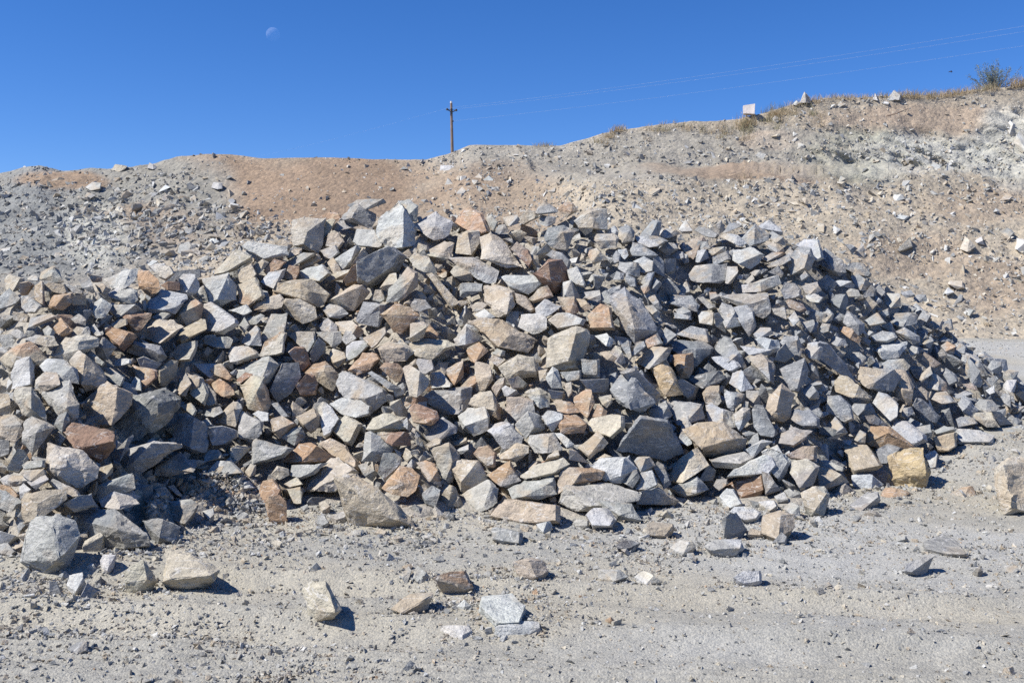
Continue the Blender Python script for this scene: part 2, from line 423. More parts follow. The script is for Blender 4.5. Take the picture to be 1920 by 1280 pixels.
# ------------------------------------------------------------------ survey of the rocks
# @mode column row scale: p on the heap, g standing on the gravel, f flush with it, h on the slope
# then: stone colour, facing, outline, | ridge points, # description
SURVEY = """
@p 0 460 5
g T 375,320 385,250 500,188 555,225 600,340 560,350 480,285|500,195 485,285#blue-grey cube-like block on the far left crest
w T 258,325 265,300 320,275 365,300 365,335
c L 45,320 80,270 150,275 225,310 230,345 170,420 60,410
t D 175,350 270,338 320,375 250,475 195,465
t R 322,380 385,335 410,350 425,565 400,565 325,505|395,345 400,560#upright buff pillar stone near the left edge
t F 412,360 470,345 610,365 640,440 600,455 420,430
b L 610,370 650,365 780,430 780,460 690,450
b L 0,480 90,400 150,430 195,490 170,540 90,580 0,590|150,540
g L 200,480 265,470 390,570 340,635 250,635 205,585
o R 445,560 500,465 600,445 680,445 665,560 590,605 460,590|600,470 520,570
t D 670,470 800,455 810,560 680,560
g T 1010,460 1100,400 1200,390 1285,425 1300,510 1240,550 1060,520|1040,490 1180,490 1270,440
w L 970,320 1050,270 1160,235 1290,220 1270,330 1150,350 1050,395
o L 1270,300 1290,235 1400,240 1480,320 1500,400 1420,490 1300,400|1300,380#tall buff slab leaning on the left crest
w R 1675,300 1720,260 1840,265 1875,360 1850,450 1760,485 1685,440|1840,290 1750,440
r R 1510,375 1580,335 1690,340 1680,420 1580,430|1570,345 1575,420
w T 1365,590 1420,490 1510,420 1740,460 1755,500 1680,570 1640,640 1400,640|1380,590 1530,605 1660,575#broad white table-topped block left of centre
t R 1640,600 1700,580 1830,505 1905,560 1880,690 1750,750 1640,710|1690,640 1880,545
w T 880,540 910,495 950,495 1050,560 980,680 900,680 870,630|905,600 960,520
g F 1020,600 1060,555 1270,560 1340,610 1200,640 1080,690
r F 1040,735 1190,610 1415,640 1400,690 1290,820 1190,780 1100,700|1170,690#dark rust-red rock on the left flank
o F 985,830 1050,770 1240,820 1290,860 1230,940 1160,990 1060,920
t T 1040,740 1110,690 1190,690 1195,740 1090,785
c L 1295,860 1380,740 1500,695 1620,700 1715,765 1640,850 1510,930 1400,910|1650,800 1500,920#rounded cream boulder on the left flank
g L 1430,670 1510,612 1605,655 1560,690
o L 480,740 570,680 680,800 605,865 520,820
t F 115,640 125,620 250,645 285,670 270,730 130,700
g T 280,680 470,640 525,665 500,700 320,775 270,770|320,745 510,665
b L 670,690 740,640 810,690 800,750 750,745
g L 630,860 720,760 830,780 840,840
w L 840,790 885,730 955,840 910,860
c R 480,1040 620,865 800,840 930,870 915,945 750,1000 640,1090|735,905 725,985#long cream slab near the left edge
b D 890,950 960,850 1090,960 1010,1075 900,1030|960,960
t R 0,1060 160,930 290,905 465,1055 370,1120 90,1180|190,950 100,1150
w R 105,1200 150,1080 280,1040 330,1130 310,1320 110,1340|275,1050 285,1300
g L 360,1140 450,1060 600,1075 720,1160 740,1300 560,1280 400,1200
c R 650,1090 740,985 800,1010 930,1130 1005,1250 950,1330 800,1380 700,1230|800,1020 815,1170 760,1300
g L 765,995 860,1000 985,1100 960,1135 850,1080
g L 940,1140 1040,1150 1170,1240 1130,1330 1010,1260
w L 1055,1110 1120,1060 1225,1065 1225,1110 1090,1140
b F 1180,950 1240,890 1500,940 1560,1050 1500,1110 1350,1060 1190,1000|1250,920 1480,1000
b D 1280,1060 1350,1040 1530,1110 1470,1170 1330,1160
t L 1650,880 1700,790 1880,690 1920,700 1920,800 1800,850 1700,930
c L 1615,1020 1690,930 1850,890 1850,960 1790,1080 1660,1090
t D 1480,1160 1600,1075 1670,1090 1650,1220 1560,1330 1475,1320|1500,1180 1500,1310
o L 1230,1160 1250,1120 1350,1170 1470,1170 1475,1240 1350,1350 1300,1260
t L 1670,1260 1750,1195 1890,1240 1880,1330 1700,1380
t D 820,270 960,290 950,340 870,350
t R 890,370 960,355 1040,410 1000,480 940,450
b L 740,330 840,300 890,430 870,450 780,390
w L 1390,200 1480,165 1600,200 1640,270 1560,330 1480,300
g L 230,880 340,840 500,850 550,930 480,960 380,930
g L 80,820 160,780 250,840 240,870 120,860
g L 400,790 450,750 520,810 500,850 420,840
t L 330,1260 430,1180 530,1190 560,1240 510,1330 370,1390 320,1330
@p 0 700 5
c R 115,230 150,130 250,95 300,120 430,330 430,440 340,420 230,400|290,200 290,330
g L 375,170 560,60 650,60 740,280 730,410 660,440 530,390 380,210|620,320
t R 750,465 780,280 880,150 1000,60 1070,75 1110,120 1235,190 1235,290 1190,340 1090,440 1030,520|1100,130 1050,290 1065,490#tall buff flat-faced boulder above the red slab
b R 1070,500 1200,330 1240,200 1450,130 1560,130 1700,230 1690,320 1530,490 1380,560 1300,640 1100,630 1060,560|1430,230 1520,330
r F 590,550 610,480 680,465 870,490 1060,550 1070,720 930,830 890,810 700,640#reddish-brown square slab on the lower left
c R 425,790 450,650 490,632 690,740 770,725 920,880 900,970 720,1085 500,980 440,900|650,740 640,860 490,900#cream and dark boulder below the red slab
g R 1060,970 1150,710 1250,700 1440,620 1560,620 1710,665 1690,700 1280,960 1230,920|1420,650 1250,830#pointed grey boulder overhanging the dirt bank
b T 1430,870 1690,740 1840,850 1780,910 1560,960 1430,950
g R 1615,630 1640,490 1740,375 1840,410 1960,490 1940,730 1800,740|1815,415 1790,690
g T 200,470 300,390 360,410 520,500 300,760 190,620|340,555 390,470
t T 0,400 140,395 220,450 225,560 130,650 0,610|20,490 200,480
b R 510,480 550,390 630,345 660,450 580,550|600,430
w T 915,1140 950,1090 1120,1080 1250,1095 1300,1220 1100,1290 960,1250
t R 185,1180 240,1110 410,1095 600,1085 620,1180 400,1280 340,1400 220,1400 190,1270|350,1220 340,1390
b F 830,1080 1000,1020 1240,930 1260,1080 910,1210 850,1170|1020,1040
g L 0,990 80,945 270,960 290,1000 150,1060 40,1050|130,1010
w L 180,1060 220,1030 300,1090 250,1120 190,1180
g L 250,1010 420,950 460,990 340,1090
b L 460,1010 500,985 720,1090 770,1160 620,1180
b D 600,1230 760,1140 850,1140 910,1250 700,1300
t F 0,190 80,195 100,380 0,385
d F 0,620 90,630 90,760 0,790
g D 60,900 170,710 220,720 280,800 180,930
g L 210,860 260,820 420,810 420,880 230,900
t L 180,930 350,890 430,910 430,980 300,960
o L 0,1035 100,1060 185,1150 150,1180 0,1120
b L 0,1090 110,1110 220,1215 100,1300 0,1260|150,1230
t L 1690,300 1790,270 1850,350 1820,400
t L 1650,160 1740,0 1780,60 1740,215 1690,210
c L 1770,190 1790,40 1900,40 1960,180 1920,300 1800,220
w L 1200,150 1270,30 1320,60 1330,170
b L 1040,770 1240,575 1250,600 1140,740 1050,830
t L 900,1000 940,880 1040,820 1060,930 960,1000
@g 0 880 5
g R 195,860 260,500 330,425 540,420 700,490 740,620 700,780 620,880 420,955 330,950|480,520 550,850#large grey foot boulder in the lower left corner
t L 1095,360 1170,320 1370,350 1470,450 1330,480
b L 600,450 740,380 970,360 1080,380 1400,620 1420,700 1280,720 1160,730 950,640 720,480|1100,560#dark speckled slab lying at the left foot
b R 1340,480 1530,455 1690,540 1690,650 1640,690 1500,690|1530,470 1490,640
g L 1535,350 1590,300 1790,280 1860,340 1740,470 1690,495 1540,455
o L 1715,190 1790,190 1920,240 1960,320 1900,375 1850,330
c R 1160,960 1340,830 1480,1050 1280,1130 1170,1060|1340,840 1380,1030
w R 620,1080 650,990 770,965 805,1080 740,1150
b D 750,1200 820,1060 920,1140 860,1200
w L 935,850 970,795 1090,800 1050,890 980,940
g T 0,700 80,680 150,770 110,810 0,800
@p 384 370 5
c R 75,720 290,490 440,540 440,600 200,720 100,735|430,560 200,700#buff wedge on the upper left shoulder
w L 350,480 420,410 620,440 770,460 780,540 690,540 590,600 470,560
t L 760,560 840,480 910,480 900,530 790,575
c R 800,300 830,215 930,190 1130,200 1080,290 980,330 1100,440 1060,520 950,470 830,450|960,320 920,440#tan hooked boulder at the left end of the crest
c L 1045,390 1110,240 1200,195 1235,210 1170,340 1100,420
o L 1085,185 1150,140 1260,135 1290,200 1210,220
b R 1280,200 1360,90 1440,60 1600,160 1610,270 1530,290 1440,270|1440,80 1370,190
b L 1340,70 1430,25 1690,30 1700,55 1560,110
g T 1195,280 1260,215 1430,205 1440,270 1300,305 1200,310
t T 1130,400 1160,340 1260,325 1310,420 1250,490 1135,465
g L 1380,420 1430,300 1520,280 1600,310 1680,460 1640,480 1450,460
g L 1820,30 1920,20 2000,80 1990,230 1900,220
w R 1610,330 1640,200 1780,100 1820,30 1870,130 1960,260 2010,430 1850,480 1680,470|1890,150 1850,470#big speckled white boulder on the crest
b D 1435,630 1760,465 1840,490 1880,560 1820,690 1550,860 1440,790#large grey slab propped below the crest
o D 1300,790 1380,660 1435,620 1440,800 1330,830
t R 1120,770 1230,700 1380,670 1300,770 1180,790
w R 1205,590 1430,440 1470,480 1380,640 1280,690|1420,450 1370,590
t D 1375,640 1490,480 1540,545 1440,620
g L 1080,500 1230,450 1260,520 1190,590 1130,570
t L 1150,610 1200,560 1280,680 1190,710
b L 740,620 920,520 1040,520 1030,550 850,630 730,660
t F 900,610 1070,530 1090,590 1000,650 890,680
r F 555,690 650,580 760,610 700,680 580,725
w L 830,740 1000,640 1110,625 1180,720 1090,800 1040,720 880,790
r F 735,770 790,640 890,650 890,700 850,790
w R 520,790 600,700 760,670 740,740 690,770 580,830
t L 310,690 400,630 440,620 490,720 430,790 330,800
t R 450,640 540,580 600,615 510,710 480,715
c L 305,820 490,750 560,930 450,1010 410,1040 320,1000
w R -20,770 220,715 300,830 300,960 160,1020 40,990 -30,860|200,760 110,960#large bright white boulder left of centre
w L -30,1100 0,1000 60,980 320,1160 320,1200 180,1280 60,1300 -20,1280
w L 230,1060 390,1000 440,1070 380,1110 300,1090
t T 450,1010 560,940 700,910 745,960 700,1040 560,1070 455,1060
t F 700,1050 760,950 880,950 1030,1030 1050,1140 920,1180 780,1120|760,960
t R 595,830 640,790 900,790 1000,770 1100,840 1165,910 1110,1020 1010,1030 880,960 650,880|900,800 985,880 890,950#long tan block left of the propped slab
t F 1135,980 1400,820 1540,850 1550,890 1400,1060 1300,1050|1200,950 1480,820
g T 1105,1050 1160,1000 1240,1010 1345,1090 1270,1140 1160,1130
b F 1420,1150 1490,985 1700,1000 1660,1190 1620,1220 1450,1190|1640,1010
t R 1570,960 1600,870 1660,870 1700,960 1650,990 1570,970
t R 1705,980 1730,850 1900,660 2000,720 1990,840 1840,970 1730,1000|1980,730
o R 1650,1100 1810,990 1920,1030 2010,1110 1960,1180 1850,1280 1770,1260 1680,1170|1680,1090
t L 1640,850 1730,720 1790,710 1700,880
g L 480,1400 560,1200 620,1100 770,1090 750,1240 540,1430
c L 1225,1170 1380,1150 1500,1260 1460,1310 1260,1260
g L 1065,1200 1150,1130 1240,1200 1240,1250 1100,1250
g L 320,1200 370,1120 420,1200 370,1280
g L 390,1140 520,1090 560,1110 430,1190
@p 768 370 5
w T 35,250 250,135 310,140 400,230 375,350 260,410 170,370|240,260#pale cracked boulder at the middle of the crest
o L 420,240 470,140 570,90 690,160 720,240 760,330 650,370 500,310#orange-brown upright slab on the crest
c R 405,480 450,370 530,320 650,305 660,420 590,550 430,520|545,330 580,540
c T 665,380 760,340 870,390 1055,640 1000,680 870,660 670,580|770,390 880,545 700,575#large cream overhanging block under the crest
r F 950,490 1010,420 1120,500 1155,590 1120,660 1050,600
t L 120,530 250,440 330,410 420,430 360,480 390,580 310,600 200,560|250,560 350,470
c L 0,580 50,515 180,560 260,700 230,720 100,650 30,640
g T 365,570 480,540 600,560 830,690 800,790 700,810 560,680|580,650 600,580
t R 385,700 430,640 500,660 590,740 590,790 520,790
t L 165,730 215,715 460,980 390,1045 360,1010 250,850|400,1030#long narrow tan bar-shaped stone sloping right
b F 470,830 500,800 680,810 650,880 510,940 475,930
w T 870,750 910,730 1230,735 1280,790 1120,910 960,870|930,830 1260,780
c L 690,960 700,830 830,825 980,880 1000,1000 910,1110 830,1120 770,1060|950,890 910,1100#square buff block in the middle of the pile
r D 1150,720 1210,650 1300,585 1430,590 1490,690 1490,800 1370,910 1330,900 1280,780|1300,600 1330,780#dark brown shadowed boulder right of centre
t L 1115,970 1220,860 1290,820 1345,930 1160,990
w L 1480,690 1580,650 1650,810 1640,850 1560,830 1500,780
b R 1275,540 1340,495 1430,520 1510,600 1490,670 1380,580
b R 1265,380 1300,290 1440,265 1550,320 1480,390 1480,500 1400,510 1300,460|1440,330
g R 1545,220 1610,150 1680,110 1840,110 1850,300 1760,310 1590,280|1690,140 1740,290#half dark cube at the right end of the crest
g T 1185,160 1220,80 1280,40 1390,120 1380,145 1210,170
c R 1385,110 1450,55 1520,45 1580,125 1470,190 1430,170|1520,130
c R 1010,230 1080,130 1180,130 1210,190 1080,260
g L 880,190 1010,160 1040,240 910,280
d L 1210,200 1250,165 1370,185 1360,240 1300,275 1220,250
g L 720,190 770,155 830,230 790,330 740,260
b L 800,330 830,260 900,250 930,320
g T 1720,390 1760,345 1920,340 1960,380 1930,470 1800,485|1740,410 1940,400
c R 1670,540 1690,490 1750,475 1860,580 1730,630
w L 1010,1190 1050,1100 1180,1080 1280,1130 1280,1230 1170,1290 1020,1210|1150,1180
w L 1180,1040 1270,955 1420,1020 1390,1060 1290,1120 1190,1090|1250,990
r L 1385,935 1540,930 1590,1060 1580,1085 1440,1075 1430,980
o L 1665,1120 1800,1000 1890,1040 1920,1240 1870,1260 1690,1250 1665,1170#orange-tan five-sided block right of centre
w L 1300,1160 1400,1085 1500,1085 1650,1150 1620,1200 1400,1240
t L 1565,950 1640,960 1710,1030 1650,1070 1590,1010
d L 10,1010 50,950 150,965 210,1040 100,1080 20,1060
g L 555,1020 680,980 740,1010 700,1050 620,1080
w L 610,1100 700,1045 800,1120 700,1150
t L 990,900 1100,930 1180,1060 1140,1080 1010,1000
g L 1640,890 1780,870 1790,990 1650,940
g L 1790,900 1850,870 1940,960 1900,1020 1800,980
@p 384 600 5
w T 220,290 250,250 400,245 500,300 490,350 300,415 240,390|300,385 490,310
c L 500,340 570,200 720,105 765,130 740,310 660,340 510,360
g L 345,210 360,170 480,50 515,90 490,200 540,240 400,245
g T 0,170 210,155 265,180 230,260 120,240 0,220
b L 785,140 850,105 1030,110 1040,200 970,315 900,230
b D 990,310 1070,160 1140,220 1130,320 1010,410
r D 785,300 850,250 940,255 1000,420 930,490 840,390
b F 580,670 720,410 820,375 900,400 905,520 810,680 690,780|720,400 610,660#dark grey oblong boulder standing on end
t R 930,510 1020,420 1130,390 1250,490 1240,620 1190,660 1130,600 1050,520|1120,480
r D 860,620 960,500 1030,520 1060,600 1040,700 900,710
g L 250,490 400,390 600,340 690,420 660,500 600,580 520,520 270,530
c R 330,620 430,520 560,540 600,700 630,820 560,870 400,830 340,740|540,560 480,680
c L 55,470 90,420 160,410 260,530 230,570 100,520
o T 60,600 140,550 270,640 275,700 220,735 100,670
g T 1240,600 1290,470 1420,530 1540,560 1730,660 1700,750 1560,870 1500,740 1290,720|1500,735 1690,660
w L 1165,780 1290,730 1440,720 1560,810 1550,890 1430,920 1290,890#white oval boulder low on the left centre
b L 1535,500 1570,480 1830,630 1820,670 1720,640
r R 1640,450 1700,390 1800,400 1870,470 1830,570 1790,580|1700,440
o T 1345,470 1480,310 1600,310 1640,370 1540,470 1430,515|1440,420 1630,370 1370,460
t T 1615,260 1730,200 1870,210 1960,300 1900,380 1670,390|1640,280 1860,250
g L 1330,250 1390,200 1520,190 1530,250 1430,350 1320,400
g L 1045,115 1280,105 1280,200 1220,265 1130,200
w R 1285,190 1320,100 1400,110 1430,180 1330,240
c L 1165,310 1200,270 1310,300 1310,400 1240,450 1190,400
t L 1480,170 1690,65 1705,120 1620,230 1570,270 1520,200
t R 860,910 1020,825 1075,890 1075,1000 1000,1060 930,1010|1050,900 920,980
w L 1050,820 1110,770 1170,790 1260,930 1170,1080 1120,1100 1080,950
c L 1185,1030 1330,885 1475,980 1380,1175 1320,1160 1200,1060#cream diamond-shaped rock low on the left centre
c R 1520,1020 1590,900 1660,865 1880,910 1900,1020 1750,1050 1580,1050|1620,1020 1830,930
g T 300,850 305,825 450,900 550,960 530,1060 440,1145 320,1100|390,910 520,950
t L 120,900 260,760 310,760 360,830 300,1000 200,990 140,960|270,830
b D 0,1010 200,985 305,1030 300,1100 200,1170 80,1180
t R 605,930 720,900 860,980 700,1110 630,1050
b R 620,780 690,770 800,910 740,920
b R 715,1100 830,1010 910,1000 950,1100 840,1170|880,1050
g F 450,1150 480,1110 700,1150 830,1200 750,1280 450,1370
t F 1065,1160 1180,1110 1330,1180 1440,1330 1440,1400 1200,1270
w L 450,880 500,850 600,870 600,950 540,950
g L 0,850 140,810 170,860 100,900 0,900
r L 300,560 380,490 450,510 330,600
r F 1620,1080 1700,1045 1920,1060 1930,1170 1830,1175
b R -20,620 20,590 110,690 110,790 30,820 -20,780
@p 768 600 5
t R 590,20 650,-20 870,0 1000,70 1200,190 1180,260 1100,300 980,290 800,250 720,150|940,130 830,250#long tan and grey boulder in the pile centre
w R 420,180 520,35 600,60 710,180 690,215 640,210 520,270 440,240|530,60 520,230
t F 0,30 130,20 180,50 130,160 30,205 0,190
o F 125,90 190,40 280,130 270,175 125,170
t T 0,220 150,175 350,190 435,235 340,310 210,370 60,330|150,260 330,260
o T 530,280 650,205 735,290 650,320 580,390
g L 770,310 820,265 900,290 890,340
g R 740,370 800,330 900,380 830,440
c R 840,440 1020,325 1160,350 1210,480 1190,540 1050,550 910,550|1000,360 1030,470 1180,480
c R 1275,260 1300,170 1400,110 1550,60 1690,100 1660,300 1590,450 1450,470 1285,440|1560,120 1490,380#largest cream square boulder right of centre
t L 600,480 610,385 760,420 780,560 700,665 620,660
o T 480,625 570,530 680,510 680,580 580,640
o R 310,460 500,380 510,530 420,610
w L 190,500 290,480 400,600 380,630 210,640
g L 65,400 80,360 210,375 230,460 150,515 100,490
c L -60,440 0,420 80,460 190,560 180,620 60,725 0,700
b R 120,740 200,650 580,630 600,680 560,800 480,890 330,890 260,850|470,650 455,880#grey layered block with dark right side
c R 560,790 600,700 760,665 870,830 850,940 800,930 740,860|780,690 800,850
w L 460,900 540,815 700,815 745,900 730,1030 600,1090 500,1030#round white boulder low in the centre
r L 0,830 50,780 250,850 290,920 200,990 40,960
b T 130,1050 310,910 440,1000 440,1050 310,1120 160,1110
t T 900,840 905,720 1040,720 1170,745 1170,880 1000,940 930,900|910,730 1160,745
c R 1080,680 1140,640 1220,630 1310,690 1310,810 1220,830 1170,760|1220,700
o L 1535,720 1620,660 1700,650 1740,780 1690,880 1660,920 1550,800|1710,680
g R 990,980 1110,850 1240,900 1270,1020 1090,1110 1000,1040|1110,860 1170,1000
w R 1240,900 1290,840 1430,880 1380,1000 1340,1050 1270,970
o T 1395,960 1430,890 1560,890 1660,960 1640,1060 1420,1060|1430,985 1650,975
o L 1355,760 1400,740 1520,770 1610,860 1500,870 1390,850
w T 735,1040 800,970 930,950 1000,1000 1090,1110 1070,1160 880,1210 830,1170|760,1060 930,1080 940,980
g L 1105,1130 1130,1080 1350,1060 1430,1210 1390,1240 1300,1240 1180,1240
t L 1580,1190 1760,1040 1820,1090 1860,1150 1800,1220 1690,1300|1820,1090 1680,1270
c L 1675,980 1720,920 1900,880 2010,900 2010,1010 1900,1110 1800,1100 1700,1050
g R 865,640 900,612 1030,690 990,715 890,710
t D 915,560 1020,525 1110,600 1080,640 970,650
t R 770,640 840,550 900,540 890,600 820,720
w R 1270,540 1340,440 1390,470 1440,640 1330,640|1350,480
b D 1300,650 1450,670 1440,740 1330,740
b F 1410,490 1610,470 1610,560 1480,580
b D 1600,560 1860,550 1870,690 1700,690
b F 1610,370 1780,370 1780,540 1630,530
t L 1770,300 1850,290 1940,350 1920,390 1840,370
w L 1740,150 1850,120 1910,180 1890,250 1830,240
t L 1205,470 1290,460 1280,560 1230,590
c L 1450,600 1520,575 1530,680 1490,730
t L 1770,720 1890,700 1900,770 1850,820 1790,790
o L 1700,900 1760,790 1850,850 1840,890
t L 150,1170 250,1100 300,1120 290,1160 190,1200
c L 370,1140 530,1100 540,1150 420,1190
w L 1355,1060 1420,1060 1540,1160 1530,1200 1470,1190
@p 1152 600 5
t D 60,490 200,450 430,690 430,760 400,790 230,550
y T 300,400 410,340 490,370 560,490 600,560 640,690 590,715 470,715 350,510|400,480 560,570#ochre-brown tall rock right of centre
g R -40,650 0,545 60,515 200,535 380,770 240,870 60,810|200,545 110,630 150,850#grey block with a dark square face right of centre
o R 540,360 560,330 740,310 740,460 700,540 610,550 590,500|670,320 650,470#small bright orange cube-like rock right of centre
c L 190,380 360,250 550,260 460,300 480,370 310,400 210,410
b T 470,240 610,190 830,200 940,270 830,380 740,460 600,300|560,290 770,270
g T 580,140 730,55 870,90 900,220 700,180
c T 290,190 400,125 460,220 320,265
g L 940,270 1030,150 1100,180 1250,460 1200,470 1060,330
t T 825,690 870,620 980,615 1000,760 960,810 860,790|840,680 980,670
g R 1030,690 1060,665 1220,690 1230,740 1110,850 1060,820|1130,720
t F 1235,660 1350,660 1370,800 1330,790 1240,720
t R 1420,860 1450,720 1570,600 1690,700 1680,800 1640,920 1560,970 1450,920|1560,640 1520,840#pinkish-tan standing boulder on the right flank
g L 505,770 600,750 810,790 840,920 760,950 640,980 540,950 600,880
w L 860,800 920,790 1110,860 1130,1000 1000,990 880,940
w R 1115,880 1200,820 1270,830 1275,920 1180,1040 1130,980|1210,870
b L 1295,850 1320,800 1400,800 1430,960 1500,1010 1530,1060 1490,1100 1370,1080 1310,1000
b L 1650,930 1700,840 1830,840 1920,920 1920,1010 1780,1010
t L 1545,1150 1570,1060 1690,1005 1850,1040 1800,1110 1680,1190 1600,1190|1680,1170
b D 30,1220 120,1030 250,900 500,940 600,1150 640,1240 480,1330 250,1300|250,920 500,950#big dark grey flat-faced boulder low right of centre
t R 620,1040 760,970 1000,950 1150,1040 1230,1110 1210,1230 1100,1270 900,1290 840,1280 800,1180|860,1100 1120,1110 820,1200#large tan-topped boulder beside the dark flat-faced one
g R 1255,360 1380,320 1450,370 1510,410 1500,600 1440,580 1380,500|1440,380 1460,570
g R 1555,460 1780,360 1820,450 1800,560 1730,680 1640,650 1600,540|1780,390 1710,660
g R 1555,210 1590,160 1720,150 1770,270 1740,340 1660,320|1720,190
b D 1540,280 1600,220 1690,340 1600,400 1510,380
w L 1310,170 1380,150 1540,190 1550,260 1500,310 1380,260
g L 1305,130 1370,70 1460,70 1490,130 1440,150 1320,170
g R 1750,660 1850,600 1920,680 1910,740 1830,750
w L 1785,290 1810,220 1900,200 1960,260 1920,370 1800,340
w L 1080,590 1110,500 1190,460 1220,560 1300,640 1200,670
w L 910,350 1000,340 1130,360 1190,440 1100,490 1040,460
d T 690,550 860,480 1000,480 1040,540 980,590 850,620 800,640
b D 600,570 650,560 790,640 760,740 700,760 620,700
b F 320,840 480,760 540,890 480,940 360,930
t R -60,330 10,240 60,260 110,400 60,420
g R 60,240 140,195 170,350 140,380
g L 160,350 200,210 280,195 300,250 200,330
w L 1180,240 1320,250 1480,310 1440,330 1240,310
g L 440,130 480,70 590,140 480,230
w L 600,1140 640,960 690,900 730,980 660,1020 730,1160 690,1180
b L 1830,860 1920,820 1960,880 1940,920 1870,890
@p 1152 400 5
g R 250,190 340,80 400,60 440,80 420,215 300,200
g L 420,200 450,135 560,150 620,190 560,220 450,220
g T 190,230 290,190 430,220 500,260 420,310 340,325 220,270
g T 150,350 170,270 250,290 410,390 380,420 250,410 170,400|180,340 390,395
c L 600,150 670,60 720,140 730,190 640,190
t R 880,150 1000,60 1040,150 980,205|1000,80
g R 1190,240 1320,100 1450,190 1440,250 1350,305 1240,310|1315,130 1310,300#half dark rock on the upper right shoulder
w T 1335,130 1450,65 1520,110 1580,200 1560,210 1440,165
g L 1440,210 1480,165 1630,270 1590,300 1490,260
w T 1100,400 1120,350 1280,310 1400,390 1350,470 1270,520 1180,490 1110,440#white pointed boulder on the right shoulder
g T 695,580 710,510 760,490 920,510 1060,460 1070,500 1040,620 990,655 740,640#long light grey block on the upper right
w R 765,390 780,350 860,335 890,420 780,465 760,450
g T 920,410 1070,345 1100,390 1090,430 960,490 930,480
c R 885,360 920,320 1030,310 1030,360 920,400
o T 650,340 720,240 830,220 860,260 770,330 740,400 690,410
g R 770,300 790,255 870,265 910,330 820,350
w L 995,220 1040,190 1160,200 1240,280 1200,310 1100,270
t R 395,350 480,280 560,275 610,330 500,400
g F 25,510 50,455 180,450 230,460 235,590 140,600 60,540
w L 180,450 280,405 370,450 360,540 250,570
b D 360,420 400,390 470,450 470,600 370,550
b D 470,430 580,430 570,560 490,590
g R 1620,430 1720,320 1840,330 1880,430 1830,540 1770,530 1650,580|1820,380 1780,510
w L 1700,300 1780,240 1920,250 1960,420 1900,450 1840,340
c R 1200,670 1370,630 1530,580 1560,660 1420,740 1210,740|1370,640 1375,735
g T 1000,780 1150,750 1430,750 1460,800 1470,920 1390,980 1330,960 1250,850 1100,830|1250,850 1450,790#broad grey-topped boulder on the right flank
w L 975,910 1010,840 1100,870 1180,1050 1120,1090 1050,1090
g L 1100,880 1240,860 1310,920 1330,1050 1260,1150 1200,1050 1140,930
c L 790,960 820,920 930,930 930,1050 800,1030
b D 930,940 980,930 1050,1040 1050,1130 950,1060
g T 510,840 560,765 720,770 800,860 770,920 600,880|540,850 780,850
g R -60,780 0,685 100,680 270,850 410,1090 190,1210 80,1080|140,880 190,1080#tall white rock with a dark green-grey face
w R 1475,890 1600,880 1620,1000 1500,950
g L 1630,980 1690,920 1740,1000 1680,1060
g L 1750,1020 1870,990 1870,1080 1840,1120
r T 1605,830 1640,805 1770,850 1800,900 1740,930 1640,890
b R 1560,720 1600,640 1700,660 1750,720 1740,790 1600,810
t T 1750,680 1900,640 1940,720 1900,750 1790,740
w L 1790,770 1880,750 1960,790 1920,840 1810,830
g L 1740,600 1790,540 1830,590 1760,640
t R 1445,550 1540,490 1590,560 1570,600
t L 1270,560 1320,530 1390,540 1330,590
w R 240,650 320,560 380,550 330,670 290,700
c L 240,690 320,640 330,720 280,760
g L 340,700 370,590 450,660 400,720
b L 100,620 110,570 200,610 210,690 150,690
g L -10,620 20,540 90,560 90,620
g L 560,900 640,870 710,910 720,960 620,940
w L 560,930 710,960 720,1000 570,990
g L 310,790 380,765 450,880 420,910
t L 280,870 360,860 430,930 380,1000
t L 890,740 950,740 1000,800 900,830
t L 780,790 830,780 960,890 900,910
c L 1060,500 1150,500 1150,570 1100,660 1040,650
w L 1140,580 1210,575 1200,620 1150,620
c L 1220,640 1290,570 1310,630 1250,660
g L 1430,500 1520,450 1640,380 1650,440 1560,500 1450,515
t T 1390,420 1480,365 1600,370 1570,400 1440,450
g L 1410,290 1460,265 1580,320 1590,355 1460,345
t L 1600,370 1640,320 1700,370 1650,400
g L 520,400 560,350 650,360 660,420 600,440
b L 20,240 60,130 130,110 190,170 180,250 80,300
w L 30,340 110,330 130,390 90,430 40,380
g L -20,420 20,350 60,390 50,460 0,480
g L 750,160 800,120 880,140 980,200 960,240 850,220
b L 1020,180 1080,90 1170,90 1190,130 1100,160
@p 1536 420 5
b L 0,290 60,230 150,270 220,340 250,450 190,500 100,470 20,400|130,440#large smooth blue-grey boulder on the right shoulder
g R 240,420 320,360 410,370 490,470 470,500 350,480
g R 295,490 340,450 420,500 490,560 470,610 330,600
g R 330,280 400,180 430,240 420,320|420,200
b R 240,190 310,190 360,230 310,280
w L 145,540 180,525 330,570 320,600 170,580
g L 255,640 290,600 370,620 395,680 280,690
b R 400,690 500,560 540,620 520,680 440,700
b L 490,640 560,560 620,640 580,690
g R 410,730 470,680 550,750 480,825
w L 500,690 540,670 590,720 550,750
c L 600,710 640,650 750,650 770,770 720,790 610,760
b R 100,720 150,660 250,660 270,720 250,800 150,780
g R 880,700 920,660 1000,660 1010,720 930,740
b L 760,640 860,620 900,680 820,690
g R 225,920 260,800 330,840 420,930 420,1000 370,1040 240,960|370,940
g L 410,910 550,830 590,860 630,930 480,960
g R 560,830 650,790 660,850 620,870
b T 665,920 690,840 830,830 920,850 910,930 850,940
t L 740,830 780,760 850,770 830,840
o F 210,1010 230,960 310,980 390,1080 370,1120 270,1070#rust-orange slanting rock on the right flank
w T 480,1060 600,1000 700,1010 735,1070 640,1110 520,1110
g R 720,1010 800,970 940,1050 950,1110 880,1130 800,1080|850,1060
t T 1060,970 1080,910 1160,900 1150,990
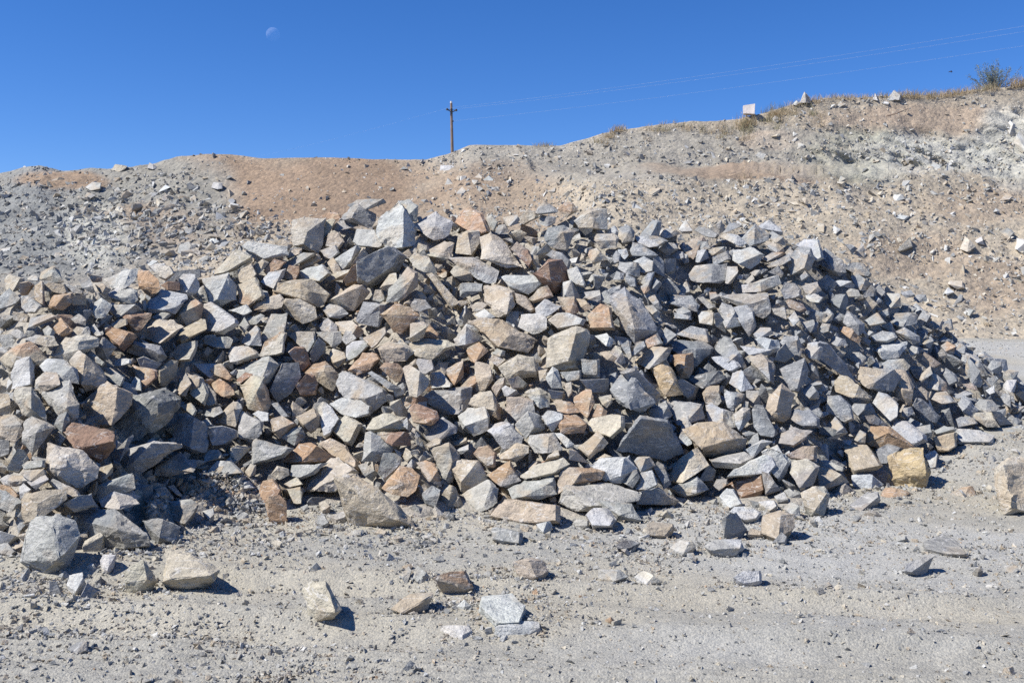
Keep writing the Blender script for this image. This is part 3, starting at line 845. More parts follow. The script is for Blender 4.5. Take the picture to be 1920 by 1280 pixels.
g R 1150,920 1240,890 1260,990 1190,1010
g L 925,880 980,800 1050,850 1010,920
d L 910,1000 960,970 1020,1050 970,1080
g L 95,1110 140,1045 240,1080 260,1140 160,1150
g L 0,880 70,780 140,850 120,900 40,920
g L 0,990 30,930 110,940 90,1010 30,1030
g R 960,1110 1040,1050 1080,1090 1040,1170
c L 1140,1140 1200,1100 1280,1140 1260,1220 1180,1200
g L 1280,1180 1320,1110 1380,1150 1370,1220 1300,1210
@p 1536 620 5
w T 530,180 600,130 820,100 820,160 750,250 600,270|560,190 740,185#pale flat-topped wedge on the right flank
g R 350,460 390,340 540,330 700,360 770,420 690,560 560,580 400,490
g T 545,340 650,270 790,265 850,330 820,370 700,360
t R 695,480 720,370 800,370 890,520 900,600 860,700 800,690 710,600|780,550 880,570#standing tan-grey boulder on the lower right flank
b D 0,90 100,130 260,320 360,490 240,440 130,340 0,260
t L 130,480 200,420 270,430 430,560 500,660 400,640 290,610 160,570#wood-brown grained slab on the lower right flank
w L 505,680 560,575 640,600 745,690 740,800 670,850 600,760#pale lilac-white slab low on the right flank
b L 60,760 80,600 200,610 300,710 320,830 240,860 130,760
g L 300,720 330,680 440,690 430,740 370,800 330,780
b D 430,800 520,790 640,880 560,890 470,870
c R 1010,530 1040,400 1100,410 1190,490 1200,570 1100,575|1130,490 1110,560
b L 1150,400 1190,350 1290,420 1300,480 1220,520 1180,470
g L 1370,390 1390,240 1440,290 1530,490 1510,530 1420,460#tall narrow grey shard near the right edge
b D 880,700 920,620 980,650 1130,800 1110,870 1060,860
t F 900,560 960,520 1030,580 1030,660 960,620
g T 1050,640 1100,580 1190,570 1280,670 1230,690 1150,690
g R 1300,680 1340,600 1400,630 1490,740 1440,800 1350,790
g L 1460,680 1500,640 1620,650 1700,740 1600,770 1480,740
c T 1450,800 1470,770 1610,755 1660,830 1690,900 1570,900 1480,840|1470,835 1650,835#cream-topped block at the right foot
b D 1610,750 1700,760 1820,880 1700,890
g T 1285,830 1330,800 1450,810 1480,870 1380,900 1310,905
w T 1285,970 1300,920 1520,930 1640,980 1620,1050 1550,1085 1300,1060|1300,1035 1600,1040#long white block at the right foot
t F 1070,1000 1280,950 1295,1080 1220,1130 1110,1130#square grey-tan block at the right foot
w L 655,880 700,840 830,850 1000,980 1010,1030 900,1090 840,1000 680,920
b L 910,900 1040,870 1060,1000 1000,1000
o F 440,1060 490,900 660,900 760,970 890,1090 760,1100 570,1110|650,950#orange-streaked rock above the yellow one
b L 540,1140 640,1070 780,1100 650,1150 630,1260 580,1230
g L 30,940 150,810 210,870 270,960 170,1010 0,960
d L 0,900 100,905 230,950 170,985 0,970
g L 330,1020 380,930 440,960 430,1050 370,1060
g L 1640,940 1800,920 1890,960 1870,1000 1740,1010
g L 1780,920 1900,880 1960,900 1940,960
c R 1560,460 1650,420 1680,450 1620,520
g L 1700,400 1780,360 1870,380 1850,450 1740,470
c L 1710,520 1760,460 1850,460 1830,570 1730,560
b L 1700,620 1740,580 1800,610 1800,730 1740,690
g R 1580,340 1620,270 1700,290 1720,370 1660,410
o R 960,270 990,200 1100,270 1150,310 1080,350
d L 1110,200 1150,165 1200,210 1180,300 1130,260
c L 830,190 870,140 930,160 930,210 870,240
g R 935,470 960,400 1040,330 1030,410 960,490
b R 770,790 790,720 870,710 890,760 820,820
g L 1250,610 1370,560 1450,590 1300,640
o L 1340,500 1440,490 1490,560 1420,550
w L 1560,560 1640,510 1650,580 1600,600
g L 1070,940 1170,890 1280,920 1270,950 1100,980
@p 384 790 5
g R 1475,370 1510,110 1560,90 1800,210 1750,290 1680,300 1630,370|1560,100 1560,280
o R 725,385 880,200 1000,200 1210,330 1150,370 930,400|1050,225 900,380#orange-topped wedge above the cream slab
c L 915,650 960,530 1180,350 1250,340 1440,480 1250,660 1000,680#broad pale cream slab at the pile foot
o L 480,690 550,560 640,540 720,640 700,690 560,770
c T 770,630 900,610 920,670 910,770 840,780
c L 745,590 870,520 920,590 800,620
c R 620,500 680,415 780,440 790,500 700,545|690,430
g L 790,480 830,410 1150,390 1030,490 910,540 810,520
c R 375,470 430,395 480,410 480,490 400,510
g L 20,480 130,370 250,370 370,490 200,490 80,515
b L 0,270 130,265 180,340 60,380 0,390
g R 1440,410 1500,390 1620,480 1570,560 1480,500
g R 1625,480 1680,300 1780,300 1850,350 1830,410 1690,560
o T 1665,620 1730,530 1830,420 1940,440 2010,510 1980,640 1900,700 1760,680|1790,540
@g 384 790 5
t R 1205,510 1430,495 1620,640 1900,860 1960,990 1790,975 1650,900 1350,820 1260,680|1230,540 1640,640 1780,900#long tan boulder sloping down onto the gravel
o F 570,780 590,700 700,690 760,750 800,910 780,935 600,910|600,700#small orange standing block at the dirt bank
g L 1040,950 1060,880 1120,870 1165,950 1110,975
c R 1070,760 1120,740 1180,790 1170,840 1100,850
g L 1170,900 1260,850 1350,840 1330,900 1240,930
b L 900,800 960,770 970,810 930,830
t L 1600,1040 1640,1000 1710,1030 1690,1060
g T 1310,1070 1380,1030 1490,1020 1470,1060
w T -20,840 80,810 90,870 40,920
@p 768 790 5
g R 200,250 370,200 400,230 480,320 400,560 320,580 280,440|370,230 400,380
g L 490,680 740,540 830,640 830,760 580,830
c R 370,400 490,350 640,370 740,530 640,650 480,660 430,560|620,390 480,570#pale cube-like block low in the centre
t R 230,680 350,580 420,600 500,790 400,810 270,830|400,610 350,820
b L 110,680 210,600 290,640 240,800 150,770
t L 70,390 160,365 240,400 300,610 240,590 130,500
t L 795,350 1000,200 1110,230 1120,290 1000,380 880,380|1000,230 930,350
o L 730,500 940,370 1040,550 880,640 770,560
r L 600,300 640,240 740,225 820,300 800,420 730,440 660,360
c L 1035,510 1200,400 1430,340 1490,400 1390,500 1100,550|1380,470 1090,540
g T 925,620 990,570 1350,500 1395,530 1380,680 1200,730 970,720|1080,700 1340,560#grey oblong block above the buff foot slab
w R 1690,410 1800,345 2030,335 2130,440 1980,580 1830,560|2010,345 1980,510
g T 1390,680 1470,590 1900,570 2170,660 2130,740 1780,780 1690,860 1560,850 1400,760|1460,600 1730,800#large smooth grey slab at the pile foot
o R 1375,680 1420,470 1500,430 1700,430 1830,470 1790,540 1540,590|1600,480 1540,580
w L 440,260 550,215 550,270 480,310
t L 1275,370 1330,250 1390,260 1400,340
t D 1500,260 1560,270 1680,390 1500,360
t L 1740,360 1830,300 1900,330 1790,350
@g 768 790 5
t L 770,890 900,715 1150,735 1400,790 1440,860 1400,950 1060,960 860,930#buff slab lying at the centre foot of the pile
g T 1780,740 1920,745 2080,770 2170,920 2140,930 1960,890|1960,880 2080,830
w T 1655,880 1720,805 1860,815 1940,920 1900,990 1720,985
b T 775,1000 820,990 1060,1040 1075,1110 1050,1150 780,1110
w R 1190,960 1310,930 1340,970 1230,1040
g L 1530,960 1560,910 1680,930 1680,980 1560,985
d F 305,880 350,855 425,870 425,920 360,915
@p 1152 790 5
c L 510,500 530,400 680,300 780,240 890,410 790,480 590,575 520,550#cream and orange boulder low on the right centre
c T 890,350 1010,330 1210,285 1300,340 1190,440 950,430 900,400|910,375 1190,395
w R 1065,530 1150,440 1420,310 1500,330 1540,420 1470,500 1300,450
g R 1380,290 1440,255 1600,310 1660,390 1550,570 1480,500
b R 1380,470 1450,490 1560,640 1420,690
w L 200,650 250,480 360,460 410,600 300,650
d L 60,560 130,450 210,450 240,520 170,620
b R 360,450 410,380 470,420 530,580 460,630
g R 500,630 770,515 890,640 760,690 620,715 560,680|780,540 770,670
b D 215,670 400,610 600,740 560,790 220,780
g R 180,370 230,325 330,330 380,410 250,490 220,470
w R 1225,260 1380,170 1480,190 1300,340|1370,200
w L 1460,250 1530,215 1580,300
o L 1620,310 1780,230 1900,230 1890,370 1660,350
t L 1650,480 1660,380 1800,350 1920,420 1860,600 1750,640
t L 930,600 960,540 1060,540 1050,600 980,650
b D 790,560 880,400 950,460 930,560
w T 1500,700 1590,660 1630,750 1530,760
@g 1152 790 5
r L 1060,600 1180,500 1300,430 1370,460 1410,650 1370,720 1200,700 1080,630|1380,490 1400,640#rough rust-brown boulder at the foot right of centre
w L 985,700 1060,620 1120,640 1200,770 1150,800 1080,820
w T 1090,840 1130,800 1290,795 1375,860 1340,910 1230,930
b D 1005,920 1060,860 1140,850 1240,1010 1160,1090 1030,1070|1060,870
t L 1350,980 1380,870 1560,830 1680,870 1680,990 1640,1050 1480,1090 1370,1040#pinkish-tan square block out on the gravel
g T 850,1170 930,1110 1190,1100 1210,1190 1150,1250 960,1255|880,1200 1180,1180
w L 520,1180 620,1110 730,1120 760,1170 620,1240
t T 285,1000 330,945 540,950 560,1010 490,1070 310,1060|300,990 540,985
d T 20,1160 80,1110 170,1110 240,1140 160,1185 30,1190
b R 1590,650 1650,620 1740,660 1740,740 1640,730
w L 1350,750 1500,730 1530,790 1460,840 1370,790
g R 1750,670 1860,610 1960,610 2020,680 1960,880 1880,850 1780,780
g L 1590,810 1650,750 1740,780 1740,900 1680,900
b R 1480,1140 1570,1030 1620,1080 1600,1130
t T 1240,1060 1290,1000 1390,1030 1390,1070
@p 1536 790 5
t T 235,240 300,210 430,200 590,410 540,450 330,500 270,420|330,460 570,410#tan tilted slab left of the yellow rock
w R 305,500 360,480 500,490 610,590 550,650 390,670 320,600|500,510 490,640
b L 535,270 640,210 770,250 650,300 640,400 580,400
t R -60,600 -20,420 100,440 280,570 130,600 60,650
t L 80,640 130,560 240,560 340,670 320,715 110,710
c L 0,360 90,365 230,430 220,470 120,450 0,410
w L 990,310 1080,270 1120,310 1100,430 1050,440
@g 1536 790 5
y F 640,320 740,280 850,250 970,250 1010,330 1040,470 1000,630 880,620 690,540 650,440|1000,470#yellow ochre boulder at the right foot
g L 280,790 450,660 550,660 570,740 460,790 340,820
t T 575,690 620,615 760,630 850,670 690,720 590,725
c R 1655,440 1700,390 1800,330 1960,320 2200,360 2260,560 2200,850 1900,880 1740,860 1660,650|1720,410 1830,690 1810,830#big buff and grey boulder cut by the right edge
t T 1230,680 1290,630 1440,600 1470,700 1350,705
@f 1536 790 5
b L 970,1130 1170,1030 1290,1120 1390,1240 1200,1240 1000,1190
@g 0 0 1
c T 300,1080 310,1033 340,1025 372,1045 410,1066 403,1091 350,1101 304,1090|318,1085 395,1078#big cream rock sitting alone on the left gravel
c L 566,1106 585,1089 610,1088 640,1140 622,1157 580,1140|612,1100 630,1148#round cream boulder alone on the foreground gravel
t R 963,1053 993,1045 1017,1050 1030,1070 993,1085 973,1080
r R 813,1083 847,1071 873,1071 887,1100 873,1103 817,1088
g R 768,1083 783,1060 813,1085
t T 733,1140 767,1113 810,1110 803,1123 773,1137
g L 1122,1083 1123,1066 1160,1068 1177,1080 1167,1086
w L 1190,1080 1207,1068 1240,1090 1220,1093
w L 857,1136 870,1123 883,1136
w R 1375,1083 1397,1070 1427,1070 1428,1090 1397,1096
b T 125,1215 147,1203 167,1203 163,1217
b L 1695,1070 1700,1056 1747,1038 1750,1043 1720,1066 1710,1073
d L 1827,1070 1830,1062 1840,1060 1843,1068 1837,1074
@f 0 0 1
w L 898,1133 903,1116 960,1111 987,1133 973,1163 930,1165#flat pale slab half buried in the foreground gravel
w L 927,1173 940,1163 1010,1163 1013,1176 940,1183
w L 827,1170 873,1170 887,1180 867,1190
@h 0 200 3
c L 625,355 650,325 720,335 700,355#cream rock on the left skyline
g R 825,345 840,315 890,340 860,350
g T 235,440 300,415 360,405 320,440
g T 480,455 520,425 570,430 565,465 510,475
g R 480,510 490,480 545,500 510,520
g L 1190,455 1200,425 1250,430 1250,460
d L 1270,410 1285,385 1310,395
w R 1275,575 1300,540 1355,560 1340,580#lone pale rock on the tan soil slope
g L 970,590 985,565 1000,580
t L 1060,590 1080,585 1105,610
g T 1000,820 1010,780 1060,760 1105,775 1090,825 1030,835#grey block behind the left shoulder
b R 1085,850 1110,805 1140,820 1135,850
w L 890,475 930,440 960,455 920,480
d L 910,525 930,490 960,505 930,535
w L 1225,710 1240,685 1270,700 1260,715
w L 1160,770 1190,735 1240,760
t L 1850,380 1880,370 1890,385
w T 0,830 10,800 60,790 50,830
w L 420,905 440,870 470,890 450,910
w T 820,890 860,860 890,870 850,895
w R 470,850 510,800 540,740 520,820
w R 540,840 600,790 620,760 580,830
c R 620,860 690,780 740,800 720,870 650,890
@h 640 200 3
w T 555,360 560,330 620,330 645,350 600,370#topmost pale rock of the midslope cluster
w L 630,420 650,395 700,390 705,415 660,440
g L 580,450 600,400 640,440 610,465
g R 635,500 680,450 715,490 700,510
w R 780,425 830,390 860,410 845,440
g L 690,460 720,445 760,480
c L 740,410 775,375 795,400 770,420
g T 800,480 880,450 890,470
g L 330,355 350,335 375,350
g L 185,470 210,450 235,460
d L 245,480 290,450 300,465 270,485
t T 1725,490 1740,460 1795,460 1780,495
g L 1075,500 1085,480 1100,490
@h 1280 100 3
g R 655,280 685,218 715,245 718,280|690,225 692,278#pointed grey boulder standing on the right skyline
g L 1155,250 1190,207 1230,235 1225,265 1180,268#rounded pale grey boulder on the right skyline
w L 1065,264 1085,225 1100,268
w L 1115,285 1135,268 1160,275 1155,295
w L 618,288 640,265 657,280
g R 860,300 890,270 905,290 880,310
w L 600,460 620,440 645,455 620,470
g R 610,495 640,470 650,490
g L 620,530 650,500 690,520 680,540
g L 400,590 430,555 480,570 460,605#grey rock on the upper right slope
d L 325,600 345,580 365,590
g R 585,630 610,605 630,620 615,635
w L 495,380 520,350 550,370 530,390
g L 610,380 620,350 650,360
w L 1470,670 1490,625 1530,650 1510,680#bright white slab at the terrace lip
w R 1385,660 1410,610 1460,640 1440,670
w L 1165,820 1180,795 1240,795 1250,820 1210,830
w T 1200,930 1220,905 1280,915 1250,940
g T 915,930 930,905 990,910 950,940
g L 670,820 690,810 710,850
d T 1550,890 1600,900 1640,880 1630,920
t T 1780,830 1830,780 1870,820
c R 1210,1110 1280,1035 1295,1090 1220,1120#pale pointed rock behind the right shoulder
c L 1560,1100 1590,1030 1650,1085 1610,1120#greenish triangular rock low on the right slope
w L 1640,1050 1680,1030 1700,1080
b L 1780,1000 1830,980 1870,1010 1830,1050
w L 1870,1100 1880,1040 1930,1050 1920,1130
w R 1250,600 1260,570 1280,590 1270,625
t L 740,1000 760,960 800,960 800,1010
w L 840,1010 850,970 890,990
g R 875,725 890,690 920,705 905,730
w T 1340,750 1360,725 1390,735 1370,760
g L 1820,420 1840,380 1870,400 1860,470
w L 1860,500 1900,430 1920,470 1910,560
@h 1536 420 5
c T 1200,560 1230,530 1340,530 1365,600 1290,610|1230,570 1340,590
w R 1170,640 1210,590 1270,640 1200,670
g R 1250,780 1320,660 1350,670 1340,720
g R 1390,850 1400,790 1470,810 1410,865
"""

# ------------------------------------------------------------------ rocks read from the survey list
def poly_area(p):
    x, y = p[:, 0], p[:, 1]
    return 0.5 * abs(np.dot(x, np.roll(y, -1)) - np.dot(y, np.roll(x, -1)))

ROCKS = []
mode = None
for ln in SURVEY.strip().splitlines():
    if ln[0] == '@':
        mode, ox, oy, sc = ln[1:].split(); ox, oy, sc = float(ox), float(oy), float(sc); continue
    ln, _, mark = ln.partition('#')
    body, _, ridge = ln.partition('|')
    c, fac, *pts = body.split()
    P = np.array([[float(a) for a in p.split(',')] for p in pts]) / sc + (ox, oy)
    Rg = np.array([[float(a) for a in p.split(',')] for p in ridge.split()]) / sc + (ox, oy) if ridge.strip() else None
    ROCKS.append(dict(mode=mode, c=c, f=fac, P=P, R=Rg, mark=mark.strip(), area=poly_area(P), cen=P.mean(0)))

NORMAL = {'L': (-0.36, -0.74, 0.57), 'T': (-0.05, -0.62, 0.78), 'F': (-0.16, -0.92, 0.36), 'D': (0.42, -0.90, 0.10), 'R': (0.0, -0.88, 0.47)}
rnd = random.Random(5)

def simplify(P):
    """drop the outline points that hardly matter, so that the corners left are sharp"""
    P = [p for p in P]; a0 = poly_area(np.array(P)); lost = 0.0
    while len(P) > 4:
        tri = [abs(np.cross(P[i] - P[i - 1], P[(i + 1) % len(P)] - P[i])) * 0.5 for i in range(len(P))]
        i = int(np.argmin(tri))
        if lost + tri[i] > 0.055 * a0:
            break
        lost += tri[i]; P.pop(i)
    return np.array(P)

def rock_points(r):
    P = r['P']; cx, cy = r['cen']; md = r['mode']
    vmax = P[:, 1].max()
    n = np.array(NORMAL[r['f']]) + np.array([rnd.uniform(-.1, .1), 0, rnd.uniform(-.08, .08)])
    if md == 'p':
        Y = float(pile_d(cx, cy + 0.15 * (vmax - cy)))
    elif md == 'h':
        Y = float(hill_d(cx, max(cy, ip(cx, SKY) + 1))) - 0.08
        n = n * np.array([1, 1, 0.8])
    else:
        Yb = EYE * F / (vmax - HOR)
        for _ in range(10):
            Yb = 0.5 * Yb + 0.5 * (EYE - float(ground_rise((cx - 960) * Yb / F, Yb))) * F / (vmax - HOR)
        size0 = math.sqrt(r['area']) * Yb / F
        Y = Yb + 0.28 * size0
    m = Y / F
    size = math.sqrt(r['area']) * m
    if md == 'f':
        # a slab lying almost flush with the ground
        out = []
        for (u, v) in P:
            d = EYE * F / (v - HOR); x = (u - 960) * d / F
            z = float(ground_z(np.array(x), np.array(d)))
            top = rnd.uniform(0.035, 0.085) if r['area'] > 2500 else rnd.uniform(0.015, 0.04)
            d2 = (EYE - top - z) * F / (v - HOR)
            out.append(((u - 960) * d2 / F, d2, z + top))
            x2 = (cx - 960) * d / F; out.append((x2 + (x - x2) * 1.12, d - 0.02, z - 0.06))
        return np.array(out), size, Y
    def dy(u, v):
        dx = (u - cx) * m; dz = -(v - cy) * m
        return float(np.clip((n[0] * dx + n[2] * dz) / -n[1], -0.55 * size, 0.55 * size))
    P = simplify(P); P = r['cen'] + (P - r['cen']) * 1.06
    out = [W(u, v, Y + dy(u, v)) for u, v in P]
    jit = lambda a: rnd.uniform(1 - a, 1 + a)
    w = P[:, 0].max() - P[:, 0].min(); h = P[:, 1].max() - P[:, 1].min()
    if r['R'] is not None:
        lift = 0.45 * size * jit(0.2)
        out += [W(u, v, Y + dy(u, v) - lift * jit(0.1)) for u, v in r['R']]
    elif rnd.random() < 0.55 and r['f'] != 'D':
        # two broken planes meeting along a slanting arris, the larger one up and to the lit side
        q = P - (cx, cy); a = math.radians(rnd.gauss(48, 28)); ax = np.array([math.cos(a), -math.sin(a)])
        pr = q @ ax; side = np.array([0.10 * w, 0.13 * h]) * rnd.uniform(0.2, 1.3)
        lift = 0.48 * size * jit(0.25)
        for e in (pr.min() * 0.8, pr.max() * 0.8):
            p2 = np.array([cx, cy]) + ax * e + side
            out.append(W(p2[0], p2[1], Y + dy(*p2) - lift * jit(0.2)))
    else:
        # a flat broken face, set off towards one side so that the flank beside it shows
        s = rnd.uniform(0.84, 0.95); k = 1 - s
        ou, ov = -k * rnd.uniform(0.2, 0.6), -k * rnd.uniform(-0.1, 0.6)
        lift = size * rnd.uniform(0.28, 0.42)
        gx, gz = rnd.uniform(-.22, .22), rnd.uniform(-.15, .25)
        for u, v in P:
            u2 = cx + (u - cx) * s + ou * w; v2 = cy + (v - cy) * s + ov * h
            out.append(W(u2, v2, Y + dy(u2, v2) - lift + gx * (u2 - cx) * m - gz * (v2 - cy) * m))
    back = size * rnd.uniform(0.55, 0.8)
    for u, v in P:
        u2 = cx + (u - cx) * 0.85; v2 = cy + (v - cy) * 0.85
        out.append(W(u2, v2, Y + dy(u2, v2) + back * jit(0.2)))
    if md == 'g':
        w = P[:, 0].max() - P[:, 0].min()
        for fu, fd in ((-0.26, 0.1), (0.26, 0.1), (0.0, 0.5)):
            d = Y + fd * size
            out.append(np.array([(cx + fu * w - 960) * d / F, d, float(ground_rise((cx - 960) * d / F, d)) - 0.06]))
    return np.array(out), size, Y

def rock_mesh(pts, size, detail):
    bm = bmesh.new()
    for p in pts:
        bm.verts.new(p)
    ret = bmesh.ops.convex_hull(bm, input=bm.verts)
    junk = [g for g in ret["geom_interior"] + ret["geom_unused"] if isinstance(g, bmesh.types.BMVert) and g.is_valid]
    bmesh.ops.delete(bm, geom=list(set(junk)), context='VERTS')
    bmesh.ops.remove_doubles(bm, verts=bm.verts, dist=size * 0.06)
    bmesh.ops.dissolve_limit(bm, angle_limit=math.radians(9), verts=bm.verts, edges=bm.edges)
    for _ in range(2):      # broken corners
        dr = Vector((rnd.gauss(0, 1), rnd.gauss(0, 1), rnd.gauss(0, 1))).normalized()
        far = max(v.co.dot(dr) for v in bm.verts)
        cut = bmesh.ops.bisect_plane(bm, geom=bm.verts[:] + bm.edges[:] + bm.faces[:], plane_co=dr * (far - size * rnd.uniform(0.03, 0.10)), plane_no=dr, clear_outer=True)
        es = [g for g in cut["geom_cut"] if isinstance(g, bmesh.types.BMEdge)]
        if len(es) >= 3:
            bmesh.ops.contextual_create(bm, geom=es)
    bmesh.ops.bevel(bm, geom=list(bm.edges), offset=size * 0.010, segments=1, affect='EDGES', clamp_overlap=True, profile=0.6)
    bmesh.ops.triangulate(bm, faces=bm.faces)
    for k in range(detail):
        lim = size * (0.22, 0.14, 0.075)[k]
        es = [e for e in bm.edges if e.calc_length() > lim]
        if es:
            bmesh.ops.subdivide_edges(bm, edges=es, cuts=1)
            bmesh.ops.triangulate(bm, faces=bm.faces)
    bm.normal_update()
    f1, f2, f3 = 2.1 / size, 5.5 / size, 13.0 / size
    off = Vector((rnd.uniform(0, 50), rnd.uniform(0, 50), rnd.uniform(0, 50)))
    for v in bm.verts:
        p = v.co
        chip = min(1.0, max(0.0, (noise.noise(p * (f1 * 0.8) + off) - 0.14) / 0.07))      # spalled hollows
        a = noise.noise(p * f1) * 0.008 - max(0.0, abs(noise.noise(p * f2 + Vector((7, 3, 1)))) - 0.12) * 0.045 + noise.noise(p * f3) * 0.016 - chip * 0.05
        v.co = p + v.normal * (a * size)
    return bm

def bm_arrays(bm):
    bm.verts.index_update()
    v = np.array([x.co[:] for x in bm.verts]); f = np.array([[q.index for q in t.verts] for t in bm.faces])
    return v, f

def tint(code, k=0.10):
    c = np.array(PAL[code]) * rnd.uniform(1 - k, 1 + k) * np.array([rnd.uniform(.97, 1.03), 1, rnd.uniform(.96, 1.04)])
    return (*c, STAIN[code] * rnd.uniform(0.5, 1.3))

def cooler(c):
    m_ = c.mean(1, keepdims=True)
    return (c * 0.6 + m_ * 0.4) * np.array([0.85, 0.88, 0.92])
SECOND = {'w': 'gwc', 'g': 'twbg', 'b': 'gdt', 'c': 'otw', 't': 'goc', 'o': 'tgr', 'r': 'ogt', 'd': 'bg', 'y': 'oc'}
# ---- which ones are individuals: every marked one, then the largest
order = sorted(range(len(ROCKS)), key=lambda i: (0 if ROCKS[i]['mark'] else 1, -ROCKS[i]['area']))
LIMIT = 296
chosen = set(order[:LIMIT])

COLW = {'w': 'white', 'g': 'light grey', 'b': 'blue-grey', 'd': 'dark grey', 'c': 'cream', 't': 'tan', 'o': 'orange-tan', 'r': 'rust-brown', 'y': 'ochre'}
def shape_word(P):
    q = P - P.mean(0)
    ev, vec = np.linalg.eigh(q.T @ q)
    asp = math.sqrt(ev[1] / max(ev[0], 1e-6)); ang = math.degrees(math.atan2(-vec[1, 1], vec[0, 1])) % 180
    if asp > 2.0:
        return 'flat slab' if ang < 25 or ang > 155 else ('upright slab' if 60 < ang < 120 else 'slanting slab')
    if len(P) <= 4: return 'four-sided rock' if len(P) == 4 else 'three-sided rock'
    if asp > 1.55: return 'oblong rock' if ang < 35 or ang > 145 else 'tall rock'
    return 'angular rock' if len(P) <= 5 else 'blocky rock'
DIRS = ['right of', 'above and right of', 'above', 'above and left of', 'left of', 'below and left of', 'below', 'below and right of']
marks = [r for r in ROCKS if r['mark']]
taken = set()
for i in order[:LIMIT]:
    r = ROCKS[i]
    if r['mark']:
        r['label'] = r['mark']; taken.add(r['label'])
for i in order[:LIMIT]:
    r = ROCKS[i]
    if r['mark']:
        continue
    sz = 'small ' if r['area'] < 900 else ('large ' if r['area'] > 4200 else '')
    near = sorted(marks, key=lambda q: np.hypot(*(q['cen'] - r['cen'])))[:7]
    got = None
    for close in ('just ', 'a little way ', ''):
        for q in near:
            d = r['cen'] - q['cen']
            k = int(round(math.degrees(math.atan2(-d[1], d[0])) / 45)) % 8
            lab = f"{sz}{COLW[r['c']]} {shape_word(r['P'])} {close}{DIRS[k]} the {q['mark']}"
            if len(lab.split()) <= 16 and lab not in taken:
                got = lab; break
        if got:
            break
    r['label'] = got or f"{COLW[r['c']]} {shape_word(r['P'])} among the rocks of the heap"
    taken.add(r['label'])

GROUPS = {'p': 'rocks of the heap', 'g': 'rocks lying on the gravel', 'f': 'rocks lying on the gravel', 'h': 'rocks on the quarry slope'}
restV, restF, restC, nv = {'p': [], 'h': []}, {'p': [], 'h': []}, {'p': [], 'h': []}, {'p': 0, 'h': 0}
for i, r in enumerate(ROCKS):
    pts, size, Y = rock_points(r)
    r['Y'] = Y
    big = i in chosen
    bm = rock_mesh(pts, size, (3 if r['area'] > 3600 else 2) if big else 1)
    v, f = bm_arrays(bm); bm.free()
    if len(f) == 0:
        continue
    c4 = np.array(tint(r['c']))
    if r['cen'][0] > 1150 and r['mode'] == 'p' and (not r['mark'] or r['c'] in 'gbd'):
        c4[:3] = cooler(c4[None, :3])[0]          # the load tipped on this side is cooler, greyer stone
    C4 = np.tile(c4, (len(v), 1))
    if rnd.random() < (0.0 if r['mark'] else 0.65):                     # a weathered skin on one side, a fresh break on the other
        c5 = np.array(tint(rnd.choice(SECOND[r['c']]))); dr = np.array([rnd.gauss(0, 1), rnd.gauss(0, .5), rnd.gauss(0, 1)]); dr /= np.linalg.norm(dr)
        q = (v - v.mean(0)) @ dr / size + 0.10 * np.array([noise.noise(Vector(p_) * (3.5 / size)) for p_ in v]) - rnd.uniform(0.12, 0.36)
        wq = np.clip(q / 0.06 + 0.5, 0, 1)[:, None] * 0.85
        C4 = C4 * (1 - wq) + c5 * wq
    if big:
        base = np.array([v[:, 0].mean(), v[:, 1].mean(), v[:, 2].min()])
        me = mesh_arrays("rock", v - base, f, C4, 'sharp')
        nm = "boulder" if r['area'] > 4200 else ("stone_slab" if 'slab' in r['label'].split(' the ')[0] else "rock")
        o = put(nm, me, M_ROCK, kind="thing", label=r['label'], category="rock", group=GROUPS[r['mode']])
        o.location = base
    else:
        k = 'h' if r['mode'] == 'h' else 'p'
        restV[k].append(v); restF[k].append(f + nv[k]); restC[k].append(C4); nv[k] += len(v)

# ------------------------------------------------------------------ loose stone: many small pieces, each real geometry
def variants(n, npts, seed, bevel, squash=(1, 0.8, 0.62)):
    rr = random.Random(seed); out = []
    for _ in range(n):
        bm = bmesh.new()
        for _ in range(npts):
            p = Vector([rr.uniform(-1, 1) for _ in range(3)])
            p = p * (0.95 / max(abs(p.x), abs(p.y), abs(p.z))) * rr.uniform(0.75, 1)
            bm.verts.new((p.x * squash[0] * rr.uniform(.8, 1), p.y * squash[1], p.z * squash[2]))
        ret = bmesh.ops.convex_hull(bm, input=bm.verts)
        junk = [g for g in ret["geom_interior"] + ret["geom_unused"] if isinstance(g, bmesh.types.BMVert) and g.is_valid]
        bmesh.ops.delete(bm, geom=list(set(junk)), context='VERTS')
        if bevel:
            bmesh.ops.dissolve_limit(bm, angle_limit=math.radians(12), verts=bm.verts, edges=bm.edges)
            bmesh.ops.bevel(bm, geom=list(bm.edges), offset=0.025, segments=1, affect='EDGES', clamp_overlap=True)
        bmesh.ops.triangulate(bm, faces=bm.faces)
        out.append(bm_arrays(bm)); bm.free()
    return out

